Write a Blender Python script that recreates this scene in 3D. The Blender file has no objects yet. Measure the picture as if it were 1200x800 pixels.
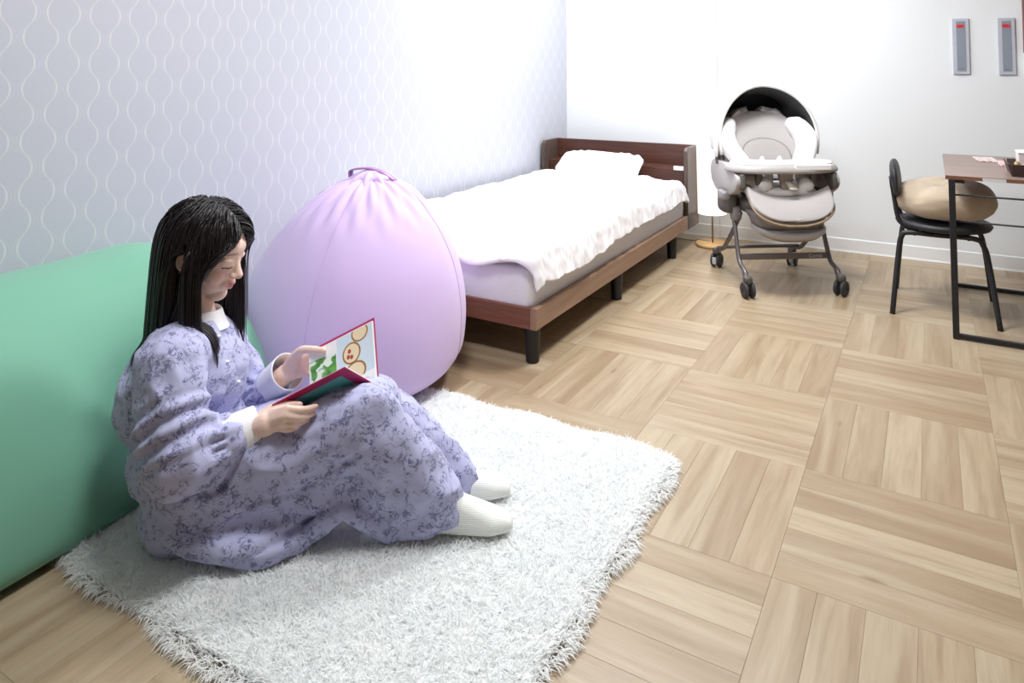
import bpy, bmesh, math, random
import numpy as np
from mathutils import Vector, Matrix
from mathutils.noise import noise as pnoise
random.seed(7)
rng = np.random.default_rng(7)
SC = bpy.context.scene
COL = SC.collection
PI = math.pi

# ------------------------------------------------------------------ camera
CAM = np.array([0.79944, -2.55107, 1.11409])
YAW, PITCH, ROLL, FPX, PCX, PCY = -0.512140, -0.044480, -0.003694, 811.28, 632.81, 43.38

def cam_axes():
    f = np.array([math.sin(YAW) * math.cos(PITCH), math.cos(YAW) * math.cos(PITCH), -math.sin(PITCH)])
    r = np.array([math.cos(YAW), -math.sin(YAW), 0.0])
    u = np.cross(r, f)
    return (r * math.cos(ROLL) + u * math.sin(ROLL), -r * math.sin(ROLL) + u * math.cos(ROLL), f)

AR, AU, AF = cam_axes()
cd = bpy.data.cameras.new('camera')
cd.sensor_fit = 'HORIZONTAL'
cd.sensor_width = 36.0
cd.lens = FPX / 1200 * 36
cd.shift_x = (600 - PCX) / 1200
cd.shift_y = (PCY - 400) / 1200
cd.clip_start = 0.02
cam = bpy.data.objects.new('camera', cd)
COL.objects.link(cam)
cam.matrix_world = Matrix(((AR[0], AU[0], -AF[0], CAM[0]), (AR[1], AU[1], -AF[1], CAM[1]), (AR[2], AU[2], -AF[2], CAM[2]), (0, 0, 0, 1)))
SC.camera = cam

# ------------------------------------------------------------------ world, light, exposure
SC.cycles.max_bounces = 14; SC.cycles.diffuse_bounces = 10; SC.cycles.transmission_bounces = 10
SC.view_settings.view_transform = 'Standard'
SC.view_settings.look = 'None'
SC.view_settings.gamma = 1.0
SC.view_settings.use_curve_mapping = False
SC.view_settings.exposure = 0.13
w = bpy.data.worlds.new('world')
SC.world = w
w.use_nodes = True
w.node_tree.nodes['Background'].inputs[0].default_value = (0.9, 0.95, 1.0, 1)
w.node_tree.nodes['Background'].inputs[1].default_value = 0.3

def area(name, loc, size, power, color=(1, 1, 1), rot=(0, 0, 0), size_y=None, shape='DISK', spread=PI):
    d = bpy.data.lights.new(name, 'AREA')
    d.shape = shape
    d.size = size
    if size_y: d.size_y = size_y
    d.energy = power
    d.color = color
    d.spread = spread
    o = bpy.data.objects.new(name, d)
    o.location = loc
    o.rotation_euler = rot
    COL.objects.link(o)
    return o

LAMPS = [((0.08, 0.42, 2.36), 44), ((-0.15, -1.40, 2.36), 26), ((-0.95, 1.10, 2.36), 20)]   # round ceiling lights of the room
for i, (l, e) in enumerate(LAMPS):
    area('ceiling_light_lamp', l, 0.5, e, (0.97, 0.985, 1.0))

# ------------------------------------------------------------------ pixels to places
def ray(q):
    return AF + (q[0] - PCX) / FPX * AR - (q[1] - PCY) / FPX * AU
def at_z(u, v, z=0.0):
    d = ray((u, v)); return CAM + d * (z - CAM[2]) / d[2]
def at_x(u, v, x):
    d = ray((u, v)); return CAM + d * (x - CAM[0]) / d[0]
def at_y(u, v, y):
    d = ray((u, v)); return CAM + d * (y - CAM[1]) / d[1]
def to_px(P):
    d = np.asarray(P, float) - CAM
    return (PCX + FPX * (d @ AR) / (d @ AF), PCY - FPX * (d @ AU) / (d @ AF))

# ------------------------------------------------------------------ materials
def lin(c):
    if isinstance(c, str):
        c = c.lstrip('#'); c = [int(c[i:i + 2], 16) / 255 for i in (0, 2, 4)]
    return tuple(x / 12.92 if x <= 0.04045 else ((x + 0.055) / 1.055) ** 2.4 for x in c)

class NT:
    def __init__(s, name):
        s.m = bpy.data.materials.new(name); s.m.use_nodes = True
        s.t = s.m.node_tree; s.b = s.t.nodes['Principled BSDF']; s.out = s.t.nodes['Material Output']
    def n(s, typ, **kw):
        x = s.t.nodes.new('ShaderNode' + typ)
        for k, v in kw.items(): setattr(x, k, v)
        return x
    def l(s, a, b): s.t.links.new(a, b)
    def val(s, x, v):
        if hasattr(v, 'is_output'): s.l(v, x)
        else: x.default_value = v
    def math(s, op, a, b=0.0, c=0.0, clamp=False):
        x = s.n('Math', operation=op, use_clamp=clamp)
        s.val(x.inputs[0], a); s.val(x.inputs[1], b); s.val(x.inputs[2], c)
        return x.outputs[0]
    def noise(s, vec, scale, detail=3, rough=0.5, dist=0.0, dim='3D', w=None):
        x = s.n('TexNoise', noise_dimensions=dim)
        if vec is not None: s.l(vec, x.inputs['Vector'])
        s.val(x.inputs['Scale'], scale); x.inputs['Detail'].default_value = detail
        x.inputs['Roughness'].default_value = rough; x.inputs['Distortion'].default_value = dist
        if w is not None: s.val(x.inputs['W'], w)
        return x.outputs['Fac']
    def ramp(s, fac, stops, interp='LINEAR'):
        x = s.n('ValToRGB'); e = x.color_ramp.elements; x.color_ramp.interpolation = interp
        while len(e) < len(stops): e.new(0.5)
        for i, (p, c) in enumerate(stops):
            e[i].position = p; e[i].color = (*(lin(c) if isinstance(c, str) else c), 1)
        s.l(fac, x.inputs[0]); return x.outputs[0]
    def mix(s, fac, a, b, mode='MIX'):
        x = s.n('Mix', data_type='RGBA', blend_type=mode)
        s.val(x.inputs[0], fac)
        for i, v in ((6, a), (7, b)):
            if isinstance(v, str): v = (*lin(v), 1)
            elif isinstance(v, tuple) and len(v) == 3: v = (*v, 1)
            s.val(x.inputs[i], v)
        return x.outputs[2]
    def bump(s, h, strength=0.2, dist=0.01):
        x = s.n('Bump'); x.inputs['Strength'].default_value = strength; x.inputs['Distance'].default_value = dist
        s.l(h, x.inputs['Height']); s.l(x.outputs[0], s.b.inputs['Normal']); return x
    def set(s, **kw):
        for k, v in kw.items():
            k = {'color': 'Base Color', 'rough': 'Roughness', 'metal': 'Metallic', 'spec': 'Specular IOR Level', 'sheen': 'Sheen Weight',
                 'sss': 'Subsurface Weight', 'emit': 'Emission Color', 'estr': 'Emission Strength', 'trans': 'Transmission Weight', 'alpha': 'Alpha', 'coat': 'Coat Weight'}[k]
            i = s.b.inputs[k]
            if isinstance(v, str): v = (*lin(v), 1)
            elif isinstance(v, tuple) and len(v) == 3: v = (*v, 1)
            s.val(i, v)
        return s
    def coords(s, kind='Object'):
        return s.n('TexCoord').outputs[kind]
    def mapping(s, vec, scale=(1, 1, 1), rot=(0, 0, 0), loc=(0, 0, 0)):
        x = s.n('Mapping'); s.l(vec, x.inputs[0]); x.inputs['Location'].default_value = loc
        x.inputs['Rotation'].default_value = rot; x.inputs['Scale'].default_value = scale; return x.outputs[0]

MATS = {}
def plain(name, color, rough=0.5, metal=0.0, spec=0.5, var=0.06, scale=30.0, bump=0.0, sheen=0.0, bscale=None):
    """a plain surface with a little procedural variation"""
    if name in MATS: return MATS[name]
    t = NT(name); c = lin(color)
    v = t.noise(t.coords(), scale, 4)
    t.set(color=t.mix(v, tuple(x * (1 - var) for x in c), tuple(min(1, x * (1 + var)) for x in c)), rough=rough, metal=metal, spec=spec, sheen=sheen)
    if bump: t.bump(t.noise(t.coords(), bscale or scale * 4, 3), bump, 0.004)
    MATS[name] = t.m
    return t.m

# ------------------------------------------------------------------ objects
def finish(name, verts, faces, mat, parent=None, smooth=True, uv=None):
    """one mesh object from world-space verts; a child keeps its root's base as origin"""
    me = bpy.data.meshes.new(name)
    off = np.zeros(3)
    p = parent
    while p is not None:
        off += np.array(p.location); p = p.parent
    V = np.asarray(verts, float).reshape(-1, 3) - off
    me.from_pydata(V.tolist(), [], faces)
    if uv is not None:
        ul = me.uv_layers.new(name='UVMap')
        idx = np.empty(len(me.loops), np.int32); me.loops.foreach_get('vertex_index', idx)
        ul.data.foreach_set('uv', np.asarray(uv, float)[idx].ravel())
    if smooth: me.shade_smooth()
    me.update()
    if mat: me.materials.append(mat)
    o = bpy.data.objects.new(name, me)
    COL.objects.link(o)
    if parent: o.parent = parent
    return o

def thing(name, label, cat, loc=(0, 0, 0), group=None):
    o = bpy.data.objects.new(name, None)
    o.empty_display_size = 0.05
    COL.objects.link(o); o.location = loc
    return tag(o, label, cat, group)
def tag(o, label, cat, group=None):
    o['label'] = label; o['category'] = cat
    if group: o['group'] = group
    return o
def struct(o):
    o['kind'] = 'structure'; return o
def recenter(o):
    """put a single-mesh thing's origin at its base"""
    me = o.data; n = len(me.vertices); v = np.empty(n * 3); me.vertices.foreach_get('co', v); v = v.reshape(-1, 3)
    b = np.array([(v[:, 0].min() + v[:, 0].max()) / 2, (v[:, 1].min() + v[:, 1].max()) / 2, v[:, 2].min()])
    me.vertices.foreach_set('co', (v - b).ravel()); o.location = Vector(o.location) + Vector(b); me.update(); return o
def dup(o, parent=None, loc=None):
    c = o.copy(); COL.objects.link(c)
    if parent is not None: c.parent = parent
    if loc is not None: c.location = loc
    return c
def join(parts):
    V, Fc, n = [], [], 0
    for v, f in parts:
        V.append(np.asarray(v, float).reshape(-1, 3)); Fc += [tuple(i + n for i in q) for q in f]; n += len(V[-1])
    return np.vstack(V), Fc

def from_bm(bm):
    bm.verts.ensure_lookup_table(); bm.verts.index_update()
    r = (np.array([v.co[:] for v in bm.verts]), [tuple(v.index for v in f.verts) for f in bm.faces]); bm.free(); return r

def box(a, b, bev=0.0, seg=2, M=None):
    a = np.array(a, float); b = np.array(b, float)
    bm = bmesh.new(); bmesh.ops.create_cube(bm, size=1.0)
    for v in bm.verts: v.co = Vector((a + b) / 2) + Vector(np.array(v.co[:]) * (b - a))
    if bev: bmesh.ops.bevel(bm, geom=bm.edges[:], offset=bev, segments=seg, profile=0.5, affect='EDGES')
    if M is not None: bm.transform(M)
    return from_bm(bm)

def prism(poly, d, origin=(0, 0, 0), ex=(1, 0, 0), ey=(0, 0, 1), bev=0.0, seg=2):
    """flat outline (in ex, ey) given thickness d along ex x ey, both ways"""
    ex = Vector(ex).normalized(); ey = Vector(ey).normalized(); n = ex.cross(ey); o = Vector(origin)
    bm = bmesh.new()
    A = [bm.verts.new(o + ex * x + ey * y - n * d / 2) for x, y in poly]
    B = [bm.verts.new(o + ex * x + ey * y + n * d / 2) for x, y in poly]
    k = len(poly)
    bm.faces.new(A[::-1]); bm.faces.new(B)
    for i in range(k): bm.faces.new((A[i], A[(i + 1) % k], B[(i + 1) % k], B[i]))
    bmesh.ops.recalc_face_normals(bm, faces=bm.faces[:])
    if bev: bmesh.ops.bevel(bm, geom=bm.edges[:], offset=bev, segments=seg, profile=0.5, affect='EDGES')
    return from_bm(bm)

def frames(pts, up=(0, 0, 1)):
    pts = np.asarray(pts, float); T = np.gradient(pts, axis=0); T /= np.linalg.norm(T, axis=1)[:, None] + 1e-12
    up = np.array(up, float)
    n = up - T[0] * (up @ T[0])
    if np.linalg.norm(n) < 1e-3: n = np.array([1.0, 0, 0]) - T[0] * T[0][0]
    N = []
    for t in T:
        n = n - t * (n @ t); n = n / (np.linalg.norm(n) + 1e-12); N.append(n)
    N = np.array(N); return T, N, np.cross(T, N)

def tube(pts, r, seg=10, caps=True, flat=1.0, up=(0, 0, 1), shape=None):
    """swept tube; r a number or one per point; flat squeezes the second axis; shape an outline of (a,b)"""
    pts = np.asarray(pts, float); T, N, B = frames(pts, up); k = len(pts)
    r = np.broadcast_to(np.asarray(r, float), (k,))
    if shape is None:
        a = np.arange(seg) / seg * 2 * PI; sh = np.stack([np.cos(a), np.sin(a) * flat], 1)
    else: sh = np.asarray(shape, float)
    m = len(sh)
    V = (pts[:, None] + r[:, None, None] * (N[:, None] * sh[None, :, :1] + B[:, None] * sh[None, :, 1:])).reshape(-1, 3)
    Fc = [(i * m + j, i * m + (j + 1) % m, (i + 1) * m + (j + 1) % m, (i + 1) * m + j) for i in range(k - 1) for j in range(m)]
    if caps: Fc += [tuple(range(m))[::-1], tuple((k - 1) * m + j for j in range(m))]
    return V, Fc

def smooth_path(P, n=24):
    """Catmull-Rom through the points"""
    P = np.asarray(P, float); k = len(P)
    if k == 2: return P[0] + (P[1] - P[0]) * np.linspace(0, 1, n)[:, None]
    Q = np.vstack([2 * P[0] - P[1], P, 2 * P[-1] - P[-2]]); out = []
    for t in np.linspace(0, k - 1, n):
        i = min(int(t), k - 2); s = t - i; a, b, c, d = Q[i:i + 4]
        out.append(0.5 * (2 * b + (c - a) * s + (2 * a - 5 * b + 4 * c - d) * s * s + (3 * b - a - 3 * c + d) * s ** 3))
    return np.array(out)

def lathe(prof, c=(0, 0, 0), seg=32, M=None):
    prof = np.asarray(prof, float); k = len(prof); a = np.arange(seg) / seg * 2 * PI
    V = np.stack([prof[:, None, 0] * np.cos(a), prof[:, None, 0] * np.sin(a), np.broadcast_to(prof[:, None, 1], (k, seg))], -1).reshape(-1, 3)
    if M is not None: V = V @ np.array(M.to_3x3()).T + np.array(M.translation)
    V = V + np.array(c)
    Fc = [(i * seg + j, i * seg + (j + 1) % seg, (i + 1) * seg + (j + 1) % seg, (i + 1) * seg + j) for i in range(k - 1) for j in range(seg)]
    Fc += [tuple(range(seg))[::-1], tuple((k - 1) * seg + j for j in range(seg))]
    return V, Fc

def superell(c, r, e1=0.5, e2=0.5, nu=40, nv=24, R=None):
    """rounded box / pillow / ball"""
    u = np.linspace(-PI, PI, nu, endpoint=False); v = np.linspace(-PI / 2, PI / 2, nv)
    s = lambda x, e: np.sign(x) * np.abs(x) ** e
    U, Vv = np.meshgrid(u, v)
    X = s(np.cos(Vv), e1) * s(np.cos(U), e2); Y = s(np.cos(Vv), e1) * s(np.sin(U), e2); Z = s(np.sin(Vv), e1)
    P = np.stack([X * r[0], Y * r[1], Z * r[2]], -1).reshape(-1, 3)
    if R is not None: P = P @ np.array(R).T
    P = P + np.array(c)
    Fc = [(i * nu + j, i * nu + (j + 1) % nu, (i + 1) * nu + (j + 1) % nu, (i + 1) * nu + j) for i in range(nv - 1) for j in range(nu)]
    return P, Fc

def loft(rings, closed=True, caps=True):
    rings = [np.asarray(r, float) for r in rings]; m = len(rings[0]); k = len(rings)
    V = np.vstack(rings)
    mm = m if closed else m - 1
    Fc = [(i * m + j, i * m + (j + 1) % m, (i + 1) * m + (j + 1) % m, (i + 1) * m + j) for i in range(k - 1) for j in range(mm)]
    if caps and closed: Fc += [tuple(range(m))[::-1], tuple((k - 1) * m + j for j in range(m))]
    return V, Fc

def fix_normals(o):
    bm = bmesh.new(); bm.from_mesh(o.data); bmesh.ops.recalc_face_normals(bm, faces=bm.faces[:]); bm.to_mesh(o.data); bm.free(); return o

def remeshed(parts, voxel, smooth_it=4, fac=0.5):
    """union of shapes as one continuous surface: verts, quads"""
    V, Fc = join(parts)
    me = bpy.data.meshes.new('tmp'); me.from_pydata(V.tolist(), [], Fc)
    o = bpy.data.objects.new('tmp', me); COL.objects.link(o)
    m = o.modifiers.new('r', 'REMESH'); m.mode = 'VOXEL'; m.voxel_size = voxel
    if smooth_it:
        s = o.modifiers.new('s', 'SMOOTH'); s.factor = fac; s.iterations = smooth_it
    dg = bpy.context.evaluated_depsgraph_get(); e = o.evaluated_get(dg); em = e.to_mesh()
    n = len(em.vertices); co = np.empty(n * 3); em.vertices.foreach_get('co', co)
    fs = [tuple(p.vertices) for p in em.polygons]
    e.to_mesh_clear(); bpy.data.objects.remove(o); bpy.data.meshes.remove(me)
    return co.reshape(-1, 3), fs

def vert_normals(V, Fc):
    me = bpy.data.meshes.new('t'); me.from_pydata(V.tolist(), [], Fc); me.update()
    n = np.empty(len(V) * 3); me.vertex_normals.foreach_get('vector', n); bpy.data.meshes.remove(me); return n.reshape(-1, 3)

def sstep(a, b, x):
    t = np.clip((np.asarray(x, float) - a) / (b - a), 0, 1); return t * t * (3 - 2 * t)

def noise_at(V, scale, seed=0.0):
    return np.array([pnoise(Vector((x * scale + seed, y * scale + seed * 1.7, z * scale - seed))) for x, y, z in V])
# ================================================================== the room
S = 0.47                     # one floor tile
XL, XR_, YF, YB, YP, ZC = -1.555, 2.05, -3.35, 2.047, 2.035, 2.42
XP = -0.432                  # where the wall behind the bed steps back

def mat_wood_floor():
    t = NT('light_oak_plank')
    uv = t.n('UVMap').outputs[0]
    rnd = t.n('ObjectInfo').outputs['Random']
    tone = t.n('Attribute', attribute_name='tone').outputs['Fac']
    r = t.math('FRACT', t.math('ADD', rnd, tone))
    w = t.math('MULTIPLY', r, 57.0)
    g1 = t.noise(t.mapping(uv, (3.0, 42, 1)), 1.0, 6, 0.62, 0.6, '4D', w)
    g2 = t.noise(t.mapping(uv, (1.2, 11, 1)), 1.0, 3, 0.5, 0.9, '4D', w)
    g3 = t.noise(t.mapping(uv, (14, 260, 1)), 1.0, 3, 0.6, 0.0, '4D', w)
    base = t.ramp(r, [(0.0, '#af9778'), (0.25, '#bda687'), (0.5, '#a89072'), (0.75, '#c2ad8f'), (1.0, '#b39b7c')])
    c = t.mix(t.ramp(g1, [(0.44, (0, 0, 0)), (0.80, (1, 1, 1))]), base, '#987e60')
    c = t.mix(t.math('MULTIPLY', t.ramp(g2, [(0.46, (0, 0, 0)), (0.64, (1, 1, 1))]), 0.62), c, '#cbb99c')
    c = t.mix(t.math('MULTIPLY', t.ramp(g2, [(0.28, (1, 1, 1)), (0.42, (0, 0, 0))]), 0.35), c, '#927759')
    c = t.mix(t.math('MULTIPLY', t.ramp(g3, [(0.5, (0, 0, 0)), (0.8, (1, 1, 1))]), 0.25), c, '#927654')
    vor = t.n('TexVoronoi', voronoi_dimensions='3D'); t.l(t.mapping(uv, (2.2, 7.5, 1)), vor.inputs['Vector']); vor.inputs['Scale'].default_value = 1.0
    cx = t.n('CombineXYZ'); t.l(w, cx.inputs[2])
    vm = t.n('VectorMath', operation='ADD'); t.l(t.mapping(uv, (2.2, 7.5, 1)), vm.inputs[0]); t.l(cx.outputs[0], vm.inputs[1]); t.l(vm.outputs[0], vor.inputs['Vector'])
    c = t.mix(t.math('MULTIPLY', t.ramp(vor.outputs['Distance'], [(0.02, (1, 1, 1)), (0.075, (0, 0, 0))]), 0.55), c, '#6b4f34')
    c = t.mix(1.0, c, (.78, .79, .80), 'MULTIPLY')
    t.set(color=c, rough=0.36, spec=0.4)
    t.bump(g1, 0.06, 0.002)
    return t.m
M_FLOOR = mat_wood_floor()

# floor slab and planks: five planks a tile, tiles turned by turns
fl = struct(finish('floor', *box((XL - .1, YF - .1, -0.08), (XR_ + .1, YB + .1, -0.004)), plain('subfloor', '#8f7450', 0.8)))
PW = S / 5
pb = bmesh.new(); bmesh.ops.create_cube(pb, size=1.0)
for v in pb.verts: v.co = Vector((v.co.x * (S - 0.0004), v.co.y * (PW - 0.0003), v.co.z * 0.004 - 0.002))
bmesh.ops.bevel(pb, geom=[e for e in pb.edges if all(v.co.z > -0.001 for v in e.verts)], offset=0.0004, segments=1, affect='EDGES')
pv, pf = from_bm(pb)
puv = pv[:, :2].copy()
plank0 = finish('plank', pv, pf, M_FLOOR, None, False, puv)
me_plank = plank0.data
bpy.data.objects.remove(plank0)
spots = []
for i in range(-4, 5):
    for j in range(-5, 8):
        for k in range(5):
            cx, cy = (i + .5) * S, -(j + .5) * S
            if (i + j) % 2 == 0: cy += (k - 2) * PW; rz = 0.0
            else: cx += (k - 2) * PW; rz = PI / 2
            if not (XL - .3 < cx < XR_ + .2 and YF - .2 < cy < YB + .2): continue
            d = np.array([cx, cy, 0]) - CAM; dep = d @ AF
            sc = -1.0
            if dep > 0.25:
                u, v = to_px((cx, cy, 0))
                if -90 < u < 1290 and 200 < v < 900:
                    sc = 1 / dep
                    if cx < -0.62 and cy > -0.15: sc *= 0.1          # under the bed
                    if -1.5 < cx < 0.1 and -1.6 < cy < -0.65: sc *= 0.05   # under the rug
                    if cx < -1.02: sc *= 0.1
            spots.append((sc, cx, cy, rz))
spots.sort(key=lambda s: -s[0])
vis = [s for s in spots if s[0] > 0][:296]
for n, (sc, cx, cy, rz) in enumerate(vis):
    o = bpy.data.objects.new('plank', me_plank); COL.objects.link(o); o.parent = fl
    o.location = (cx, cy, 0); o.rotation_euler = (0, 0, rz + (PI if random.random() < .5 else 0))
rest = spots[len(vis):]
V, Fc, UV, TN = [], [], [], []
for n, (sc, cx, cy, rz) in enumerate(rest):
    c, s_ = math.cos(rz), math.sin(rz)
    q = np.stack([pv[:, 0] * c - pv[:, 1] * s_ + cx, pv[:, 0] * s_ + pv[:, 1] * c + cy, pv[:, 2]], 1)
    Fc += [tuple(a + n * len(pv) for a in f) for f in pf]; V.append(q); UV.append(puv); TN += [random.random()] * len(pv)
o = finish('far_planks', np.vstack(V), Fc, M_FLOOR, fl, False, np.vstack(UV))
at = o.data.attributes.new('tone', 'FLOAT', 'POINT'); at.data.foreach_set('value', TN)
o['kind'] = 'stuff'

def mat_wallpaper():
    """lavender-grey paper with cream ogee lines; object space: y along the wall, z up"""
    t = NT('ogee_wallpaper')
    sep = t.n('SeparateXYZ'); t.l(t.coords('Object'), sep.inputs[0])
    y, z = sep.outputs[1], sep.outputs[2]
    D, L, A = 0.0625, 0.156, 0.0165
    yy = t.math('ADD', y, 1.461 + D / 2 + 40 * D)
    s = t.math('SINE', t.math('MULTIPLY', t.math('ADD', z, -1.212 + L / 4), 2 * PI / L))
    s3 = t.math('SINE', t.math('MULTIPLY', t.math('ADD', z, -1.212 + L / 4), 6 * PI / L))
    shp = t.math('ADD', s, t.math('MULTIPLY', s3, 0.04))
    def fam(off, sign, amp, wid, vary):
        # lines at off + n*2D, swinging by sign*amp*shp
        q = t.math('SUBTRACT', yy, t.math('MULTIPLY', shp, sign * amp))
        q = t.math('ADD', q, off)
        d = t.math('ABSOLUTE', t.math('SUBTRACT', t.math('MULTIPLY', t.math('FRACT', t.math('DIVIDE', q, 2 * D)), 2 * D), D))
        if vary: wd = t.math('ADD', wid * 0.5, t.math('MULTIPLY', t.math('MULTIPLY', s, s), wid * 0.6))
        else: wd = wid
        return t.math('SUBTRACT', 1.0, t.math('DIVIDE', d, wd), clamp=True)
    a = t.math('MAXIMUM', fam(D, -1, A, 0.0036, 1), fam(0.0, 1, A, 0.0036, 1))
    b = t.math('MAXIMUM', fam(D, -1, A * 1.75, 0.0020, 0), fam(0.0, 1, A * 1.75, 0.0020, 0))
    a = t.math('MULTIPLY', a, 2.2, clamp=True)
    b = t.math('MULTIPLY', t.math('MULTIPLY', b, 1.6, clamp=True), 0.35)
    ln = t.math('MAXIMUM', a, b)
    wv = t.noise(t.mapping(t.coords('Object'), (1, 1, 1)), 900, 2)
    base = t.mix(wv, '#bcbec9', '#c5c7d1')
    col = t.mix(t.math('MULTIPLY', ln, 0.45), base, '#e6e6e3')
    t.set(color=col, rough=0.62, spec=0.3)
    t.bump(t.math('ADD', ln, t.math('MULTIPLY', wv, 0.3)), 0.12, 0.002)
    return t.m

M_WALL = plain('white_wallpaper', '#e4e7e9', 0.75, var=0.012, scale=420, bump=0.05, bscale=500)
M_CEIL = plain('white_ceiling', '#f4f4f2', 0.85, var=0.01, scale=200)
M_WALL2 = plain('unseen_wall_darkened', '#7f7972', 0.8, var=0.02, scale=300)  # unseen walls: made-up tone, darkened to cut bounced light in the foreground
wl = struct(finish('wall_left', *box((XL - .1, YF - .1, 0), (XL, YB + .1, ZC)), mat_wallpaper(), None, False))
struct(finish('wall_back', *box((XL - .1, YB, 0), (XR_ + .1, YB + .1, ZC)), M_WALL, None, False))
struct(finish('wall_behind_bed', *box((XL, YP, 0), (XP, YB, ZC), 0.003), M_WALL, None, False))
struct(finish('wall_right', *box((XR_, YF - .1, 0), (XR_ + .1, YB + .1, ZC)), M_WALL2, None, False))
struct(finish('wall_front', *box((XL - .1, YF - .1, 0), (XR_ + .1, YF, ZC)), M_WALL2, None, False))
struct(finish('ceiling', *box((XL - .1, YF - .1, ZC), (XR_ + .1, YB + .1, ZC + .1)), M_CEIL, None, False))
M_BASE = plain('white_baseboard', '#e9ebec', 0.5, var=0.01)
def skirting(path):
    # a 78 mm vinyl baseboard with a coved foot
    prof = [(0, 0), (0.010, 0), (0.006, 0.010), (0.006, 0.074), (0.003, 0.078), (0, 0.078)]
    (ax, ay), (bx, by), (nx, ny) = path
    rings = [[(x + nx * p, y + ny * p, z) for p, z in prof] for x, y in ((ax, ay), (bx, by))]
    return loft(rings)
struct(fix_normals(finish('baseboard_back', *skirting(((XP, YB), (XR_, YB), (0, -1))), M_BASE, None, False)))
struct(fix_normals(finish('baseboard_behind_bed', *join([skirting(((XL, YP), (XP, YP), (0, -1))), skirting(((XP, YP - .01), (XP, YB), (1, 0)))]), M_BASE, None, False)))
struct(fix_normals(finish('baseboard_left', *skirting(((XL, YF), (XL, YP), (1, 0))), M_BASE, None, False)))
struct(fix_normals(finish('baseboard_right', *skirting(((XR_, YF), (XR_, YB), (-1, 0))), M_BASE, None, False)))

# ceiling lights (real fixtures above the frame)
def mat_emit(name, col, st):
    t = NT(name); t.set(color=col, emit=col, estr=st, rough=0.4); return t.m
M_DIFF = mat_emit('lit_diffuser', '#fdfdff', 6.0)
for (l, e), lab in zip(LAMPS, ('round white ceiling light above the foot of the bed', 'round white ceiling light above the rug', 'round white ceiling light above the pillow')):
    g = thing('ceiling_light', lab, 'ceiling light', (l[0], l[1], ZC), 'round ceiling lights')
    finish('housing', *lathe([(0.30, ZC - .002), (0.31, ZC - .012), (0.31, ZC - .03), (0.28, ZC - .032)], (l[0], l[1], 0), 48), M_CEIL, g)
    finish('diffuser', *lathe([(0.285, ZC - .032), (0.28, ZC - .045), (0.20, ZC - .055), (0.05, ZC - .058)], (l[0], l[1], 0), 48), M_DIFF, g)
# ================================================================== bed
def mat_wood(name, dark, mid, light, rough=0.4, axis='x', scale=1.0):
    t = NT(name); v = t.coords('Object')
    sc = {'x': (2.2, 38, 38), 'y': (38, 2.2, 38), 'z': (38, 38, 2.2)}[axis]
    g = t.noise(t.mapping(v, tuple(a * scale for a in sc)), 1.0, 6, 0.62, 0.5)
    g2 = t.noise(t.mapping(v, tuple(a * 0.3 * scale for a in sc)), 1.0, 3, 0.5, 0.8)
    c = t.ramp(g, [(0.3, dark), (0.5, mid), (0.72, light)])
    c = t.mix(t.math('MULTIPLY', g2, 0.4), c, mid)
    t.set(color=c, rough=rough, spec=0.4); t.bump(g, 0.05, 0.002)
    return t.m
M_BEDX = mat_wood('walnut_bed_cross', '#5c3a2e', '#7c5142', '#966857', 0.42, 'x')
M_BEDY = mat_wood('walnut_bed_long_lit', '#8a6c58', '#9a7c68', '#a98b77', 0.38, 'y')  # lighter than the foot rail: light on the room side put into the colour
M_HEAD = mat_wood('dark_walnut_headboard', '#3a221b', '#4e2f25', '#633d30', 0.38, 'x')
M_HEADS = mat_wood('dark_walnut_headboard_end', '#4a3d37', '#584a43', '#66574f', 0.38, 'z')
M_BLACK = plain('black_bed_leg', '#17181a', 0.45)
BX0, BX1, BY0, BY1 = XL + 0.025, -0.51, -0.258, 1.83
ZR0, ZR1 = 0.128, 0.208
bed = thing('bed', 'low walnut-brown single bed frame with shelf headboard against the left wall', 'bed', ((BX0 + BX1) / 2, (BY0 + BY1) / 2, 0))
finish('side_rail', *box((BX1 - .028, BY0 + .0, ZR0), (BX1, 1.612, ZR1), 0.003), M_BEDY, bed, False)
finish('side_rail', *box((BX0, BY0, ZR0), (BX0 + .028, 1.612, ZR1), 0.003), M_BEDY, bed, False)
finish('foot_rail', *box((BX0 + .028, BY0, ZR0), (BX1 - .0285, BY0 + .028, ZR1 - .001), 0.003), M_BEDX, bed, False)
for k in range(8):
    y = 0.02 + k * 0.2
    finish('slat', *box((BX0 + .029, y, ZR0 + .028), (BX1 - .029, y + .1, ZR0 + .046), 0.002), plain('pine_slat', '#b99b6c', 0.6), bed, False)
leg_prof = [(0.024, 0), (0.026, 0.004), (0.026, 0.012), (0.0305, ZR0 - .004), (0.0305, ZR0 + .01)]
lx = (-0.545, -1.03, BX0 + .05)
for x in lx:
    for y in (-0.227, 0.585, 1.405):
        finish('leg', *lathe(leg_prof, (x, y, 0), 24), M_BLACK, bed)
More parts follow.
